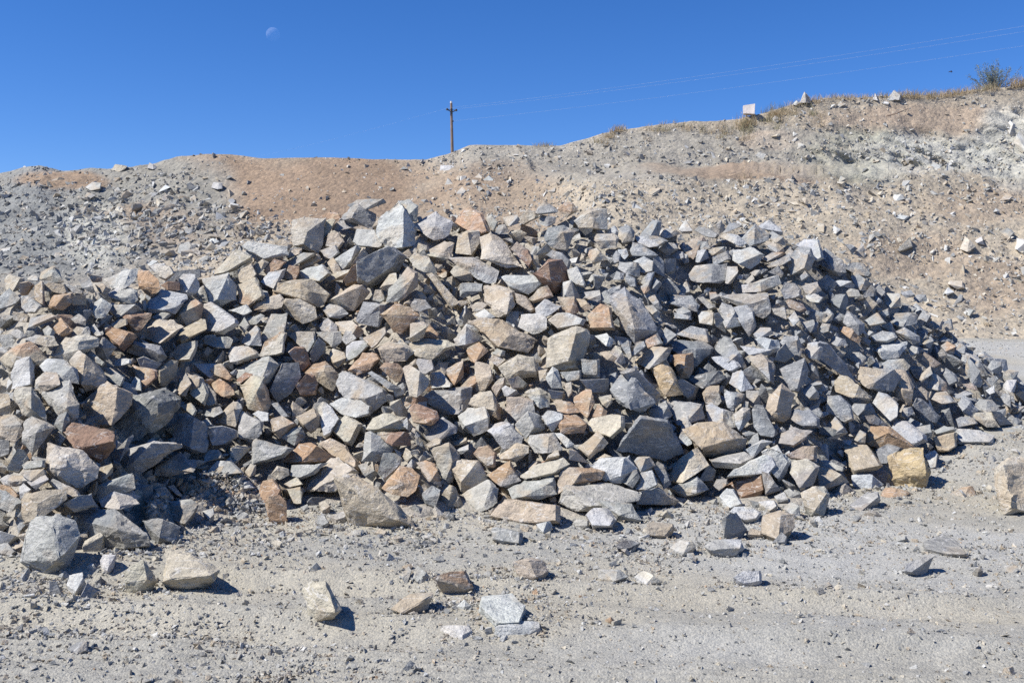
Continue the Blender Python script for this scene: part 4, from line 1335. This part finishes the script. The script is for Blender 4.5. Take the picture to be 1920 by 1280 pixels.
def scatter(vs, pos, rad, col, rng, flat=None):
    """copies of the variant stones at pos, half-size rad, turned at random"""
    n = len(pos); which = rng.integers(0, len(vs), n)
    q = rng.normal(size=(n, 4))
    if flat is not None:                       # lie mostly flat: small tilt about x and y
        a = rng.uniform(0, 2 * np.pi, n); t = rng.normal(0, flat, (n, 2))
        q = np.stack([np.cos(a / 2), t[:, 0], t[:, 1], np.sin(a / 2)], 1)
    q /= np.linalg.norm(q, axis=1)[:, None]
    w, x, y, z = q.T
    Rm = np.stack([1 - 2 * (y * y + z * z), 2 * (x * y - w * z), 2 * (x * z + w * y), 2 * (x * y + w * z), 1 - 2 * (x * x + z * z), 2 * (y * z - w * x),
                   2 * (x * z - w * y), 2 * (y * z + w * x), 1 - 2 * (x * x + y * y)], 1).reshape(n, 3, 3)
    Vs, Fs, Cs, off = [], [], [], 0
    for k, (bv, bf) in enumerate(vs):
        ids = np.nonzero(which == k)[0]
        if not len(ids):
            continue
        sc = rad[ids][:, None] * rng.uniform(0.6, 1.45, (len(ids), 3))
        P = np.einsum('nij,nkj->nki', Rm[ids], bv[None] * sc[:, None, :]) + pos[ids][:, None, :]
        Vs.append(P.reshape(-1, 3)); m = len(bv)
        Fs.append((bf[None] + (np.arange(len(ids)) * m)[:, None, None] + off).reshape(-1, 3))
        Cs.append(np.repeat(col[ids], m, 0)); off += len(ids) * m
    return np.concatenate(Vs), np.concatenate(Fs), np.concatenate(Cs)

def colours(codes, rng, k=0.14):
    base = np.array([(*PAL[c], STAIN[c]) for c in codes])
    base[:, :3] *= rng.uniform(1 - k, 1 + k, (len(base), 1))
    return base

def pick(rng, n, table):
    ks = list(table); p = np.array([table[k] for k in ks], float); p /= p.sum()
    return np.array(ks)[rng.choice(len(ks), n, p=p)]

# occupancy of the view by surveyed rocks, at quarter resolution, with a margin on the left and right
MX, MH, Q = 700, 320, 4
mask = np.zeros((MH, (1920 + 2 * MX) // Q), bool)
def stamp_poly(P, shrink=0.9):
    c = P.mean(0); P = c + (P - c) * shrink
    x0, y0 = P.min(0); x1, y1 = P.max(0)
    xs = np.arange(int((x0 + MX) // Q), int((x1 + MX) // Q) + 1); ys = np.arange(max(0, int(y0 // Q)), min(MH - 1, int(y1 // Q)) + 1)
    if not len(xs) or not len(ys):
        return
    gx, gy = np.meshgrid(xs * Q - MX + Q / 2, ys * Q + Q / 2)
    ins = np.zeros(gx.shape, bool); n = len(P); j = n - 1
    for i in range(n):
        xi, yi = P[i]; xj, yj = P[j]
        cond = ((yi > gy) != (yj > gy)) & (gx < (xj - xi) * (gy - yi) / (yj - yi + 1e-9) + xi)
        ins ^= cond; j = i
    sub = mask[ys[0]:ys[-1] + 1, xs[0]:xs[-1] + 1]
    sub |= ins[:sub.shape[0], :sub.shape[1]]
for r in ROCKS:
    if r['mode'] != 'h':
        stamp_poly(r['P'])

VBIG = variants(34, 9, 21, True)
VMID = variants(36, 6, 22, False, (1, 0.75, 0.5))
VPEB = variants(24, 7, 23, False, (1, 0.85, 0.7))

def heap_table(u):
    if u < 420: return {'g': 5, 'b': 3, 't': 3, 'c': 2, 'w': 2, 'o': .3, 'd': 1.2, 'r': .2}
    if u < 1050: return {'g': 4, 't': 4, 'c': 3, 'w': 2, 'b': 2, 'o': .5, 'r': .3, 'd': .7}
    return {'g': 7, 'b': 4.5, 'w': 3, 'd': 1.2, 'c': 1.2, 't': .9}

def px_free(u, v, rp):
    for du, dv in ((0, 0), (-.6, 0), (.6, 0), (0, -.6), (0, .6)):
        x = int((u + du * rp + MX) // Q); y = int((v + dv * rp) // Q)
        if not (0 <= x < mask.shape[1] and 0 <= y < MH) or mask[y, x]:
            return False
    return True

rg = np.random.default_rng(99)
pos, rad, cod = [], [], []
for rmin, rmax, tries in ((0.09, 0.13, 1500), (0.065, 0.09, 5000), (0.045, 0.065, 8000), (0.03, 0.045, 9000), (0.018, 0.03, 24000)):
    us = rg.uniform(-640, 2000, tries); ts = rg.uniform(0.0, 1.0, tries); rr = rg.uniform(rmin, rmax, tries)
    if rmax > 0.09: us = np.where((us > 0) & (us < 1000) & (rg.random(tries) < .3), us + 900, us)
    vf = ip(us, FOOT); vc = ip(us, CREST); vs_ = vf + (vc - vf) * ts
    dd = pile_d(us, vs_); dr = dirtiness(us, vs_)
    for u, v, r0, d, dq in zip(us, vs_, rr, dd, dr):
        if dq > 0.35 and (r0 > 0.035 or rg.random() < 0.6):
            continue
        rp = r0 * F / d
        if not px_free(u, v, rp):
            continue
        x0 = int((u - .62 * rp + MX) // Q); x1 = int((u + .62 * rp + MX) // Q) + 1; y0 = int((v - .5 * rp) // Q); y1 = int((v + .5 * rp) // Q) + 1
        mask[max(0, y0):y1, max(0, x0):x1] = True
        p = W(u, v, d); p[2] -= (0.35 * r0 + 0.05) * (1 - dq); p[1] += 0.25 * r0 + 0.06
        pos.append(p); rad.append(r0); cod.append(u)
# grit on the dirt banks
for a_, b_, ru_, rv_ in DIRT:
    for _ in range(int(ru_ * rv_ / 4)):
        an = rg.uniform(0, 6.283); q_ = math.sqrt(rg.random()) * 1.05; u = a_ + ru_ * q_ * math.cos(an); v = b_ + rv_ * q_ * math.sin(an)
        if v > ip(u, FOOT): continue
        dq = float(dirtiness(np.array(u), np.array(v))); d = float(pile_d(u, v)); p = W(u, v, d); lf = dq * float(sstep(-0.03, 0.16, (ip(u, FOOT) - v) / (ip(u, FOOT) - ip(u, CREST)))); p[2] += lf * 0.07 - 0.02 - (1 - dq) * 0.15; r0 = float(np.exp(rg.normal(math.log(0.011), 0.55)))
        pos.append(p); rad.append(min(r0, .05)); cod.append(100)
# deeper layer under and between the others
n = 3600
us = rg.uniform(-680, 2020, n); ts = rg.uniform(0.03, 1.0, n)
vf = ip(us, FOOT); vc = ip(us, CREST); vs_ = vf + (vc - vf) * ts; dd = pile_d(us, vs_); dr = dirtiness(us, vs_)
for u, v, d, dq in zip(us, vs_, dd, dr):
    if dq > 0.3: continue
    r0 = rg.uniform(0.07, 0.15)
    p = W(u, v, d); p[2] -= 0.2 + 0.3 * r0; p[1] += 0.16
    pos.append(p); rad.append(r0); cod.append(u)
# back of the heap
n = 2600
us = rg.uniform(-680, 2000, n); q = rg.uniform(0.0, 1.0, n)
dc = pile_d(us, ip(us, CREST)); zc = EYE + (HOR - ip(us, CREST)) * dc / F - 0.12
for u, d, z, t in zip(us, dc, zc, q):
    r0 = rg.uniform(0.08, 0.2); d2 = d + max(z, 0) / 0.7 * t + 0.12
    pos.append(np.array([(u - 960) * d2 / F, d2, z * (1 - t) - 0.06])); rad.append(r0); cod.append(u)
codes = np.array([pick(rg, 1, heap_table(u))[0] for u in cod])
hc_ = colours(codes, rg); rt_ = np.array(cod) > 1120; hc_[rt_, :3] = cooler(hc_[rt_, :3])
v, f, c = scatter(VBIG, np.array(pos), np.array(rad) * 1.25, hc_, rg)
Vp = np.concatenate([v] + restV['p']); Fp = np.concatenate([f] + [q + len(v) for q in restF['p']]); Cp = np.concatenate([c] + restC['p'])
put("heap_rubble", mesh_arrays("heap_rubble", Vp, Fp, Cp), M_SMALL, kind="stuff", label="smaller broken stones filling the gaps of the rock heap", category="rubble")

# ---- scree on the quarry slope
rg = np.random.default_rng(41)
n = 46000
us = rg.uniform(-420, 2340, n); t = rg.uniform(0, 1, n) ** 0.9
vs_ = ip(us, TOE) + (ip(us, SKY) - ip(us, TOE)) * t
def spotw(u, v, a, b, ru, rv): return 1 - sstep(0.7, 1.2, np.hypot((u - a) / ru, (v - b) / rv))
bare = np.maximum.reduce([spotw(us, vs_, 590, 350, 250, 62) * .85, spotw(us, vs_, 1450, 321, 330, 10) * .93, spotw(us, vs_, 1340, 262, 130, 20) * .6, spotw(us, vs_, 1720, 500, 100, 30) * .5,
                          spotw(us, vs_, 120, 338, 70, 12) * .8, spotw(us, vs_, 1760, 225, 180, 25) * .6])
clump = sstep(-0.35, 0.25, fbm(us * 0.012, vs_ * 0.03, 3))
keep = rg.random(n) < (1 - bare) * (0.3 + 0.55 * clump + 0.5 * spotw(us, vs_, 250, 420, 300, 90) + 0.35 * spotw(us, vs_, 1450, 430, 480, 120))
us, vs_ = us[keep], vs_[keep]
d = hill_d(us, vs_)
r0 = np.exp(rg.normal(math.log(0.03), 0.6, len(us))).clip(0.012, 0.095)
r0 *= 1 + 0.55 * spotw(us, vs_, 330, 410, 220, 90) + 0.2 * spotw(us, vs_, 60, 430, 160, 90)
P = np.stack([(us - 960) * d / F, d - 0.02, EYE + (HOR - vs_) * d / F], 1)
tn = fbm(us * 0.01, vs_ * 0.02, 2)
P[:, 2] += 0.0
# follow the relief of the hillside by sampling its grid
hg = hv[:190]; ug = np.concatenate([np.linspace(-1400, -320, 40), np.linspace(-300, 2220, 560), np.linspace(2240, 3300, 40)])
ci = np.interp(us, ug, np.arange(len(ug))).astype(int).clip(0, len(ug) - 2)
tg = np.linspace(-0.10, 1.0, 190); tq = (ip(us, TOE) - vs_) / (ip(us, TOE) - ip(us, SKY))
ri = np.interp(tq, tg, np.arange(190)); r_lo = ri.astype(int).clip(0, 188); fr = (ri - r_lo)[:, None]
P = hg[r_lo, ci] * (1 - fr) + hg[r_lo + 1, ci] * fr
P[:, 2] -= 0.12 * r0
cds = pick(rg, len(us), {'g': 6, 'w': 3, 'b': 3, 't': 1.6, 'c': 2.2, 'd': .8})
left = (us < 430)
lc = pick(rg, len(us), {'g': 6, 'b': 4, 'w': 2.6, 'd': .7, 'c': 1.6, 't': .8})
cds = np.where(left, lc, cds)
wh = (spotw(us, vs_, 1735, 300, 80, 36) + spotw(us, vs_, 1905, 255, 40, 60) + spotw(us, vs_, 185, 450, 70, 60)) * 0.75 > rg.random(len(us))
cds = np.where(wh, 'w', cds)
sc_ = colours(cds, rg); sc_[:, :3] *= 0.95; sc_[:, :3] *= (1 - 0.08 * (us < 430))[:, None]
v, f, c = scatter(VMID, P, r0 * 1.5, sc_, rg)
# ribs of pale bedded rock standing out of the cut, all dipping the same way
ns = 800
zone = rg.choice(4, ns, p=[.34, .2, .2, .26]); zc = np.array([(1735, 298, 60, 20), (1640, 290, 50, 24), (1902, 262, 24, 40), (188, 452, 42, 42)])[zone]
us = zc[:, 0] + rg.normal(0, .6, ns) * zc[:, 2]; vs_ = np.clip(zc[:, 1] + rg.normal(0, .6, ns) * zc[:, 3], ip(us, SKY) + 6, 600)
ci = np.interp(us, ug, np.arange(len(ug))).astype(int).clip(0, len(ug) - 2); tq = (ip(us, TOE) - vs_) / (ip(us, TOE) - ip(us, SKY))
ri = np.interp(tq, tg, np.arange(190)); r_lo = ri.astype(int).clip(0, 188); fr = (ri - r_lo)[:, None]
Pr = hg[r_lo, ci] * (1 - fr) + hg[r_lo + 1, ci] * fr
N0 = np.array([0.0, -0.62, 0.78]) + rg.normal(0, 0.16, (ns, 3)); N0 /= np.linalg.norm(N0, axis=1)[:, None]
L1 = np.array([0.75, 0.2, 0.6]) + rg.normal(0, 0.18, (ns, 3)); L1 -= N0 * np.sum(L1 * N0, 1)[:, None]; L1 /= np.linalg.norm(L1, axis=1)[:, None]
L2 = np.cross(N0, L1); L3 = N0
Rr = np.stack([L1, L2, L3], 2); sz_ = np.exp(rg.normal(math.log(0.09), 0.5, ns)).clip(.03, .22)
rv, rf, rc_, off = [], [], [], 0
rcol = 0.9 * colours(np.where(zone == 1, pick(rg, ns, {'g': 3, 'c': 2, 'w': 2}), pick(rg, ns, {'w': 6, 'c': 2, 'g': 3})), rg)
for k in range(ns):
    bv, bf = VMID[k % len(VMID)]
    rv.append((bv * sz_[k] * np.array([1.35, 0.8, 0.55])) @ Rr[k].T + Pr[k] - N0[k] * sz_[k] * 0.42); rf.append(bf + off); rc_.append(np.tile(rcol[k], (len(bv), 1))); off += len(bv)
v, f, c = np.concatenate([v] + rv), np.concatenate([f] + [np.concatenate(rf) + len(v)]), np.concatenate([c] + rc_)
Vh = np.concatenate([v] + restV['h']); Fh = np.concatenate([f] + [q + len(v) for q in restF['h']]); Ch = np.concatenate([c] + restC['h'])
put("scree", mesh_arrays("scree", Vh, Fh, Ch), M_SCREE, kind="stuff", label="loose broken scree over the quarry slope", category="scree")

# ---- gravel and pebbles on the floor
rg = np.random.default_rng(77)
n = 170000
us = rg.uniform(-500, 2420, n); dlog = rg.uniform(math.log(3.6), math.log(19.5), n); d = np.exp(dlog)
x = (us - 960) * d / F
inpile = (d > foot_d(us) - 0.05) & (us < 2030) & (d < 17)
patch = sstep(-0.1, 0.35, fbm(x * 1.1 + 11, d * 1.9, 4)) ** 1.5
foot_near = np.exp(-np.abs(foot_d(us) - d) / 0.7)
keep = (~inpile) & (rg.random(n) < (1 - 0.6 * sstep(900, 1400, us) * (1 - sstep(5.6, 6.8, d))) * (0.30 + 0.75 * patch + 0.6 * foot_near))
us, d, x = us[keep], d[keep], x[keep]; fn = foot_near[keep]
r0 = np.exp(rg.normal(math.log(0.0062), 0.5, len(us))).clip(0.003, 0.05) * (1 + 0.8 * fn) * (d / 6.0) ** 0.35
z = ground_z(x, d)
P = np.stack([x, d, z + 0.2 * r0], 1)
cds = pick(rg, len(us), {'g': 8, 'w': 3, 'b': 1.6, 'c': 3, 't': 1, 'd': .2, 'o': .1})
v, f, c = scatter(VPEB, P, r0 * 1.2, colours(cds, rg), rg)
n = 6500
us = rg.uniform(-450, 2350, n); d = np.exp(rg.uniform(math.log(3.9), math.log(13), n)); x = (us - 960) * d / F
keep = ~((d > foot_d(us) - 0.02) & (us < 2030)) & (rg.random(n) < 0.02 + 0.75 * np.exp(-np.abs(foot_d(us) - d) / 0.55) + 0.22 * sstep(0.12, 0.4, fbm(x * 1.4 + 3, d * 2.2, 3)) * (1 - 0.6 * sstep(900, 1500, us)))
us, d, x = us[keep], d[keep], x[keep]
r1 = np.exp(rg.normal(math.log(0.02), 0.5, len(us))).clip(0.012, 0.06)
P = np.stack([x, d, ground_z(x, d) + 0.05 * r1], 1)
v2, f2, c2 = scatter(VBIG, P, r1 * 1.2, colours(pick(rg, len(us), {'g': 6, 'w': 2.5, 'b': 3.5, 'c': 2, 't': 1.5, 'd': .8, 'o': .3}), rg), rg, 0.25)
# grit banked against the loose rocks
pp, rr_ = [], []
for r in ROCKS:
    if r['mode'] not in 'gf': continue
    w_ = (r['P'][:, 0].max() - r['P'][:, 0].min()) * r['Y'] / F; x0_ = (r['cen'][0] - 960) * r['Y'] / F
    for _ in range(int(40 + 90 * w_)):
        an = rg.uniform(0, 6.283); q_ = rg.uniform(0.42, 0.66) + abs(rg.normal(0, .08)); px = x0_ + w_ * q_ * math.cos(an); py = r['Y'] + 0.02 + w_ * 0.7 * q_ * math.sin(an)
        pp.append((px, py, float(ground_z(np.array(px), np.array(py))) + 0.002)); rr_.append(float(np.exp(rg.normal(math.log(0.009), 0.5))))
v3, f3, c3 = scatter(VPEB, np.array(pp), np.array(rr_), colours(pick(rg, len(pp), {'g': 6, 'b': 3, 'w': 1.5, 'c': 2}), rg), rg)
v2, f2, c2 = np.concatenate([v2, v3]), np.concatenate([f2, f3 + len(v2)]), np.concatenate([c2, c3])
put("gravel", mesh_arrays("gravel", np.concatenate([v, v2]), np.concatenate([f, f2 + len(v)]), np.concatenate([c, c2])), M_SMALL, kind="stuff",
    label="grey gravel and chips strewn over the quarry floor", category="gravel")

# ------------------------------------------------------------------ things on the brow of the hill
def plain(name, colr, rough=0.8):
    m, nt, b = base_mat(name, rough)
    n1 = nd(nt, "ShaderNodeTexNoise", Scale=6.0, Detail=6.0, Roughness=0.7)
    geo = nt.nodes.new("ShaderNodeNewGeometry"); nt.links.new(geo.outputs["Position"], n1.inputs["Vector"])
    c = mixc(nt, 1.0, (*colr, 1), ramp(nt, n1.outputs["Fac"], [(0.3, (0.75,) * 3), (0.7, (1.2,) * 3)]), 'MULTIPLY')
    nt.links.new(c, b.inputs["Base Color"])
    return m

def tube(p0, p1, r0, r1, n=10):
    p0, p1 = np.array(p0, float), np.array(p1, float); ax = p1 - p0; ax /= np.linalg.norm(ax)
    t = np.array([1, 0, 0]) if abs(ax[0]) < .8 else np.array([0, 1, 0]); a = np.cross(ax, t); a /= np.linalg.norm(a); b = np.cross(ax, a)
    an = np.linspace(0, 2 * np.pi, n, endpoint=False); ring = np.cos(an)[:, None] * a + np.sin(an)[:, None] * b
    v = np.concatenate([p0 + ring * r0, p1 + ring * r1, [p0], [p1]])
    f = []
    for i in range(n):
        j = (i + 1) % n
        f += [(i, j, n + j), (i, n + j, n + i), (j, i, 2 * n), (n + i, n + j, 2 * n + 1)]
    return v, np.array(f)
def join(parts):
    Vs, Fs, o = [], [], 0
    for v, f in parts:
        Vs.append(v); Fs.append(f + o); o += len(v)
    return np.concatenate(Vs), np.concatenate(Fs)

M_WOOD = plain("weathered_pole_wood", (0.25, 0.185, 0.14))
M_IRON = plain("dark_iron", (0.03, 0.028, 0.03), 0.6)
M_CAP = plain("pale_pole_cap", (0.62, 0.62, 0.6))
M_WIRE = plain("aluminium_wire", (0.42, 0.45, 0.5), 0.6)
DP = 58.0
pb = W(849, 292, DP); pt = W(845.5, 190, DP); pb[2] -= 1.2
pole = put("utility_pole", None, None, label="weathered wooden utility pole with two dark insulator arms on the skyline", category="utility pole")
pole.location = pb
def part(name, vf, mat, parent, org):
    return put(name, mesh_arrays(name, vf[0] - org, vf[1], None, 'sharp'), mat, parent)
part("shaft", tube(pb, W(846, 193.5, DP), 0.10, 0.068, 14), M_WOOD, pole, pb)
part("cap", tube(W(846, 193.6, DP), W(845.7, 190, DP), 0.07, 0.05, 14), M_CAP, pole, pb)
part("bracket", join([tube(W(847, 214, DP - .09), W(846.4, 204, DP - .09), 0.05, 0.05, 8)]), M_IRON, pole, pb)
for s, (uu1, vv1) in ((-1, (838.5, 205.5)), (1, (855.5, 207))):
    arm = part("arm", join([tube(W(847, 210.5, DP - .1), W(uu1, vv1, DP - .1), 0.03, 0.025, 8), tube(W(847, 206, DP - .1), W(uu1, vv1, DP - .1), 0.012, 0.012, 6)]), M_IRON, pole, pb)
    a = W(uu1, vv1 + 1.4, DP - .1); b = W(uu1, vv1 - 2.4, DP - .1)
    v, f = join([tube(a, (a + b) / 2, 0.075, 0.05, 10), tube((a + b) / 2, b, 0.07, 0.03, 10)])
    part("insulator", (v, f), M_IRON, pole, pb)
part("side_insulator", join([tube(W(847.5, 227.5, DP - .05), W(850.6, 227.3, DP - .05), 0.03, 0.045, 8)]), M_IRON, pole, pb)

def wire(name, p0, p1, sag, label, rw=0.0021):
    n = 40; t = np.linspace(0, 1, n + 1)[:, None]
    p = p0 * (1 - t) + p1 * t; p[:, 2] -= sag * 4 * (t * (1 - t))[:, 0]
    v, f = join([tube(p[i], p[i + 1], rw, rw, 5) for i in range(n)])
    put(name, mesh_arrays(name, v, f), M_WIRE, label=label, category="wire", group="power lines of the pole")
wire("power_line", W(855.5, 204.5, DP - .1), W(2700, -70, 34), 0.35, "upper overhead wire running from the pole to the right")
wire("power_line", W(838.5, 203, DP - .1), W(2700, -85, 33), 0.35, "topmost overhead wire running from the pole to the right")
wire("power_line", W(850.6, 227, DP - .05), W(2700, -40, 34), 0.35, "lower overhead wire running from the pole to the right")
wire("power_line", W(838.5, 203, DP - .1), W(360, 316, 90), 0.3, "faint overhead wire running from the pole down to the left", 0.0014)

# white painted block on the brow
def rough_box(pts8):
    f = [(0, 1, 2, 3), (7, 6, 5, 4), (0, 4, 5, 1), (1, 5, 6, 2), (2, 6, 7, 3), (3, 7, 4, 0)]
    bm = bmesh.new(); vs = [bm.verts.new(p) for p in pts8]
    for q in f: bm.faces.new([vs[i] for i in q])
    bmesh.ops.recalc_face_normals(bm, faces=bm.faces)
    bmesh.ops.bevel(bm, geom=list(bm.edges), offset=0.005, segments=1, affect='EDGES')
    bmesh.ops.triangulate(bm, faces=bm.faces)
    out = bm_arrays(bm); bm.free(); return out
DB = 31.0
fr_ = [W(1394, 213, DB), W(1415, 214, DB - 0.3), W(1416, 194.5, DB - 0.3), W(1393.5, 198, DB)]
bk_ = [p + np.array([0.05, 0.28, 0]) for p in fr_]
v, f = rough_box(fr_ + bk_)
o_ = np.array([v[:, 0].mean(), v[:, 1].mean(), v[:, 2].min()])
blk = put("concrete_block", mesh_arrays("concrete_block", v - o_, f), plain("whitewashed_concrete", (0.50, 0.46, 0.44)), label="whitewashed square concrete block on the skyline among dry grass", category="block")
blk.location = o_

# bare stick on the slope
v, f = join([tube(W(1662, 218, 29.2), W(1683, 212, 29.1), 0.025, 0.02, 7), tube(W(1683, 212, 29.1), W(1703, 204, 29.4), 0.02, 0.01, 7)])
put("dead_branch", mesh_arrays("dead_branch", v, f), M_WOOD, label="thin bare stick lying on the upper right slope", category="branch")

# dry grass along the brow: (from column, to column, rows below the brow, count, length)
gm, nt, b = base_mat("dry_grass", 0.9)
ga = nd(nt, "ShaderNodeAttribute", attribute_name="col"); nt.links.new(ga.outputs["Color"], b.inputs["Base Color"])
rg = np.random.default_rng(8)
GV, GF, GC = [], [], []
def blade(p, h, lean, w, c):
    k = len(GV)
    t = p + np.array([lean[0] * h, lean[1] * h, h]); m_ = p + np.array([lean[0] * h * .35, lean[1] * h * .35, h * .6])
    s = np.array([w, 0, 0]) if rg.random() < .6 else np.array([w * .5, w, 0])
    GV.extend([p - s, p + s, m_ - s * .7, m_ + s * .7, t]); GF.extend([(k, k + 1, k + 3), (k, k + 3, k + 2), (k + 2, k + 3, k + 4)]); GC.extend([c] * 5)
def on_hill(u, v):
    ci_ = int(np.clip(np.interp(u, ug, np.arange(len(ug))), 0, len(ug) - 1))
    tq_ = (ip(u, TOE) - v) / (ip(u, TOE) - ip(u, SKY)); r_ = float(np.interp(tq_, tg, np.arange(190))); a_ = int(min(r_, 188))
    return hg[a_, ci_] * (1 - (r_ - a_)) + hg[a_ + 1, ci_] * (r_ - a_)
for a, b_, off, cnt, ln in ((1520, 1690, 2, 24, .24), (1690, 1790, 5, 34, .30), (1800, 1870, 4, 20, .3), (1895, 1925, 3, 14, .42), (1480, 1500, 16, 10, .26), (1425, 1470, 12, 12, .3),
                            (1385, 1412, 28, 22, .36), (1440, 1470, 26, 12, .3), (1520, 1545, 30, 10, .3), (1150, 1170, 1, 7, .26), (1215, 1300, 14, 14, .2), (1110, 1150, 22, 9, .22),
                            (1320, 1370, 24, 14, .22), (1010, 1030, 1, 4, .18), (1395, 1400, 130, 3, .2)):
    for _ in range(cnt):
        u = rg.uniform(a, b_); v0 = ip(u, SKY) + max(0.3, rg.normal(off * .7, off * .45))
        p0 = on_hill(u, v0)
        cb = np.array([0.56, 0.44, 0.27]) if rg.random() < .75 else np.array([0.36, 0.32, 0.19])
        for _ in range(26):
            p = p0 + np.array([rg.normal(0, .1), rg.normal(0, .1), -0.03]); an = rg.uniform(0, 6.28); le = rg.uniform(.05, .9)
            blade(p, 0.8 * ln * rg.uniform(.3, 1.3), (math.cos(an) * le + .1, math.sin(an) * le), 0.006, (*(cb * rg.uniform(.75, 1.2)), 1))
put("dry_grass", mesh_arrays("dry_grass", np.array(GV), np.array(GF), np.array(GC)), gm, kind="stuff", label="dry straw-coloured grass tufts along the brow of the slope", category="grass")

# shrub at the right end of the brow
DBU = 33.6
root = on_hill(1881, ip(1881, SKY) + 1) + np.array([0, 0.5, -0.1])
shrub = put("shrub", None, None, label="sparse green shrub on the skyline at the right edge", category="shrub"); shrub.location = root
stems, LV, LF, LC = [], [], [], []
for k in range(60):
    an = rg.uniform(0, 2 * math.pi); sp = rg.uniform(.05, .95); h = rg.uniform(.6, 1.2) * (1 - .25 * sp)
    p = root + np.array([rg.normal(0, .05), rg.normal(0, .05), 0]); seg = 5
    tipd = np.array([math.cos(an) * sp, math.sin(an) * sp * .8, h])
    for s in range(seg):
        q = root + tipd * ((s + 1) / seg) ** np.array([.8, .8, 1]) + rg.normal(0, .02, 3)
        stems.append(tube(p, q, .008 * (1 - s / 6), .008 * (1 - (s + 1) / 6.5), 4))
        if s >= 1:
            for _ in range(20):
                c0 = p + (q - p) * rg.random() + rg.normal(0, .028, 3); dr = rg.normal(size=3); dr[2] = abs(dr[2]); dr /= np.linalg.norm(dr)
                sd = np.cross(dr, rg.normal(size=3)); sd /= np.linalg.norm(sd); l_, w_ = rg.uniform(.03, .055), rg.uniform(.007, .013); i0 = len(LV)
                LV.extend([c0, c0 + dr * l_ * .5 + sd * w_, c0 + dr * l_, c0 + dr * l_ * .5 - sd * w_]); LF.append((i0, i0 + 1, i0 + 2)); LF.append((i0, i0 + 2, i0 + 3))
                cl = np.array([0.14, 0.175, 0.155]) * rg.uniform(.7, 1.5); LC.extend([(*cl, 1)] * 4)
        p = q
v, f = join(stems)
part("stems", (v, f), M_WOOD, shrub, root)
put("foliage", mesh_arrays("foliage", np.array(LV) - root, np.array(LF), np.array(LC)), gm, shrub)

# bird in flight
c0 = W(1783.5, 134.5, 75)
bm = bmesh.new()
prof = [(-.11, .004), (-.07, .018), (0, .03), (.05, .024), (.08, .02), (.1, .004)]
rings = []
for y_, r_ in prof:
    rings.append([bm.verts.new((r_ * math.cos(a) , r_ * math.sin(a) * 1.1, y_)) for a in np.linspace(0, 2 * math.pi, 8, endpoint=False)])
for a, b2 in zip(rings, rings[1:]):
    for i in range(8): bm.faces.new((a[i], a[(i + 1) % 8], b2[(i + 1) % 8], b2[i]))
bm.faces.new(rings[0][::-1]); bm.faces.new(rings[-1])
bmesh.ops.triangulate(bm, faces=bm.faces)
bird = put("bird", None, None, label="tiny dark bird flying in the sky near the right shrub", category="bird"); bird.location = c0
M_BIRD = plain("dark_feathers", (0.03, 0.022, 0.025))
bv, bf = bm_arrays(bm); bm.free()
put("body", mesh_arrays("body", bv, bf), M_BIRD, bird)
for s in (-1, 1):
    wv = np.array([(s * .015, 0, .05), (s * .015, 0, -.02), (s * .10, .06, .035), (s * .09, .06, -.02), (s * .17, .14, -.03), (s * .015, .008, .05), (s * .015, .008, -.02), (s * .10, .068, .035), (s * .09, .068, -.02), (s * .17, .146, -.03)])
    wf = np.array([(0, 1, 3), (0, 3, 2), (2, 3, 4), (5, 8, 6), (5, 7, 8), (7, 9, 8), (0, 2, 7), (0, 7, 5), (2, 4, 9), (2, 9, 7), (1, 6, 8), (1, 8, 3), (3, 8, 9), (3, 9, 4)])
    put("wing", mesh_arrays("wing", wv, wf), M_BIRD, bird)

# the day moon: a far sphere lit by the sun, its dark side lost in the blue
mm = bpy.data.materials.new("pale_moon"); mm.use_nodes = True
nt = mm.node_tree; nt.nodes.remove(nt.nodes["Principled BSDF"])
tr = nt.nodes.new("ShaderNodeBsdfTransparent"); df = nt.nodes.new("ShaderNodeBsdfDiffuse"); ad = nt.nodes.new("ShaderNodeAddShader")
mo = nd(nt, "ShaderNodeTexNoise", Scale=0.16, Detail=3.0)
geo = nt.nodes.new("ShaderNodeNewGeometry"); nt.links.new(geo.outputs["Position"], mo.inputs["Vector"])
nt.links.new(ramp(nt, mo.outputs["Fac"], [(0.4, (0.045,) * 3), (0.62, (0.085,) * 3)]), df.inputs["Color"])
mxs = nt.nodes.new("ShaderNodeMixShader"); nt.links.new(geo.outputs["Backfacing"], mxs.inputs[0])
nt.links.new(tr.outputs[0], ad.inputs[0]); nt.links.new(df.outputs[0], ad.inputs[1]); nt.links.new(ad.outputs[0], mxs.inputs[1]); nt.links.new(tr.outputs[0], mxs.inputs[2])
nt.links.new(mxs.outputs[0], nt.nodes["Material Output"].inputs["Surface"])
bm = bmesh.new(); bmesh.ops.create_icosphere(bm, subdivisions=4, radius=13 * 2400 / F)
me = bpy.data.meshes.new("moon"); bm.to_mesh(me); bm.free()
me.polygons.foreach_set("use_smooth", np.ones(len(me.polygons), dtype=bool))
moon = put("moon", me, mm, label="pale half moon faint in the blue daytime sky", category="moon")
moon.location = W(512, 65, 2400)
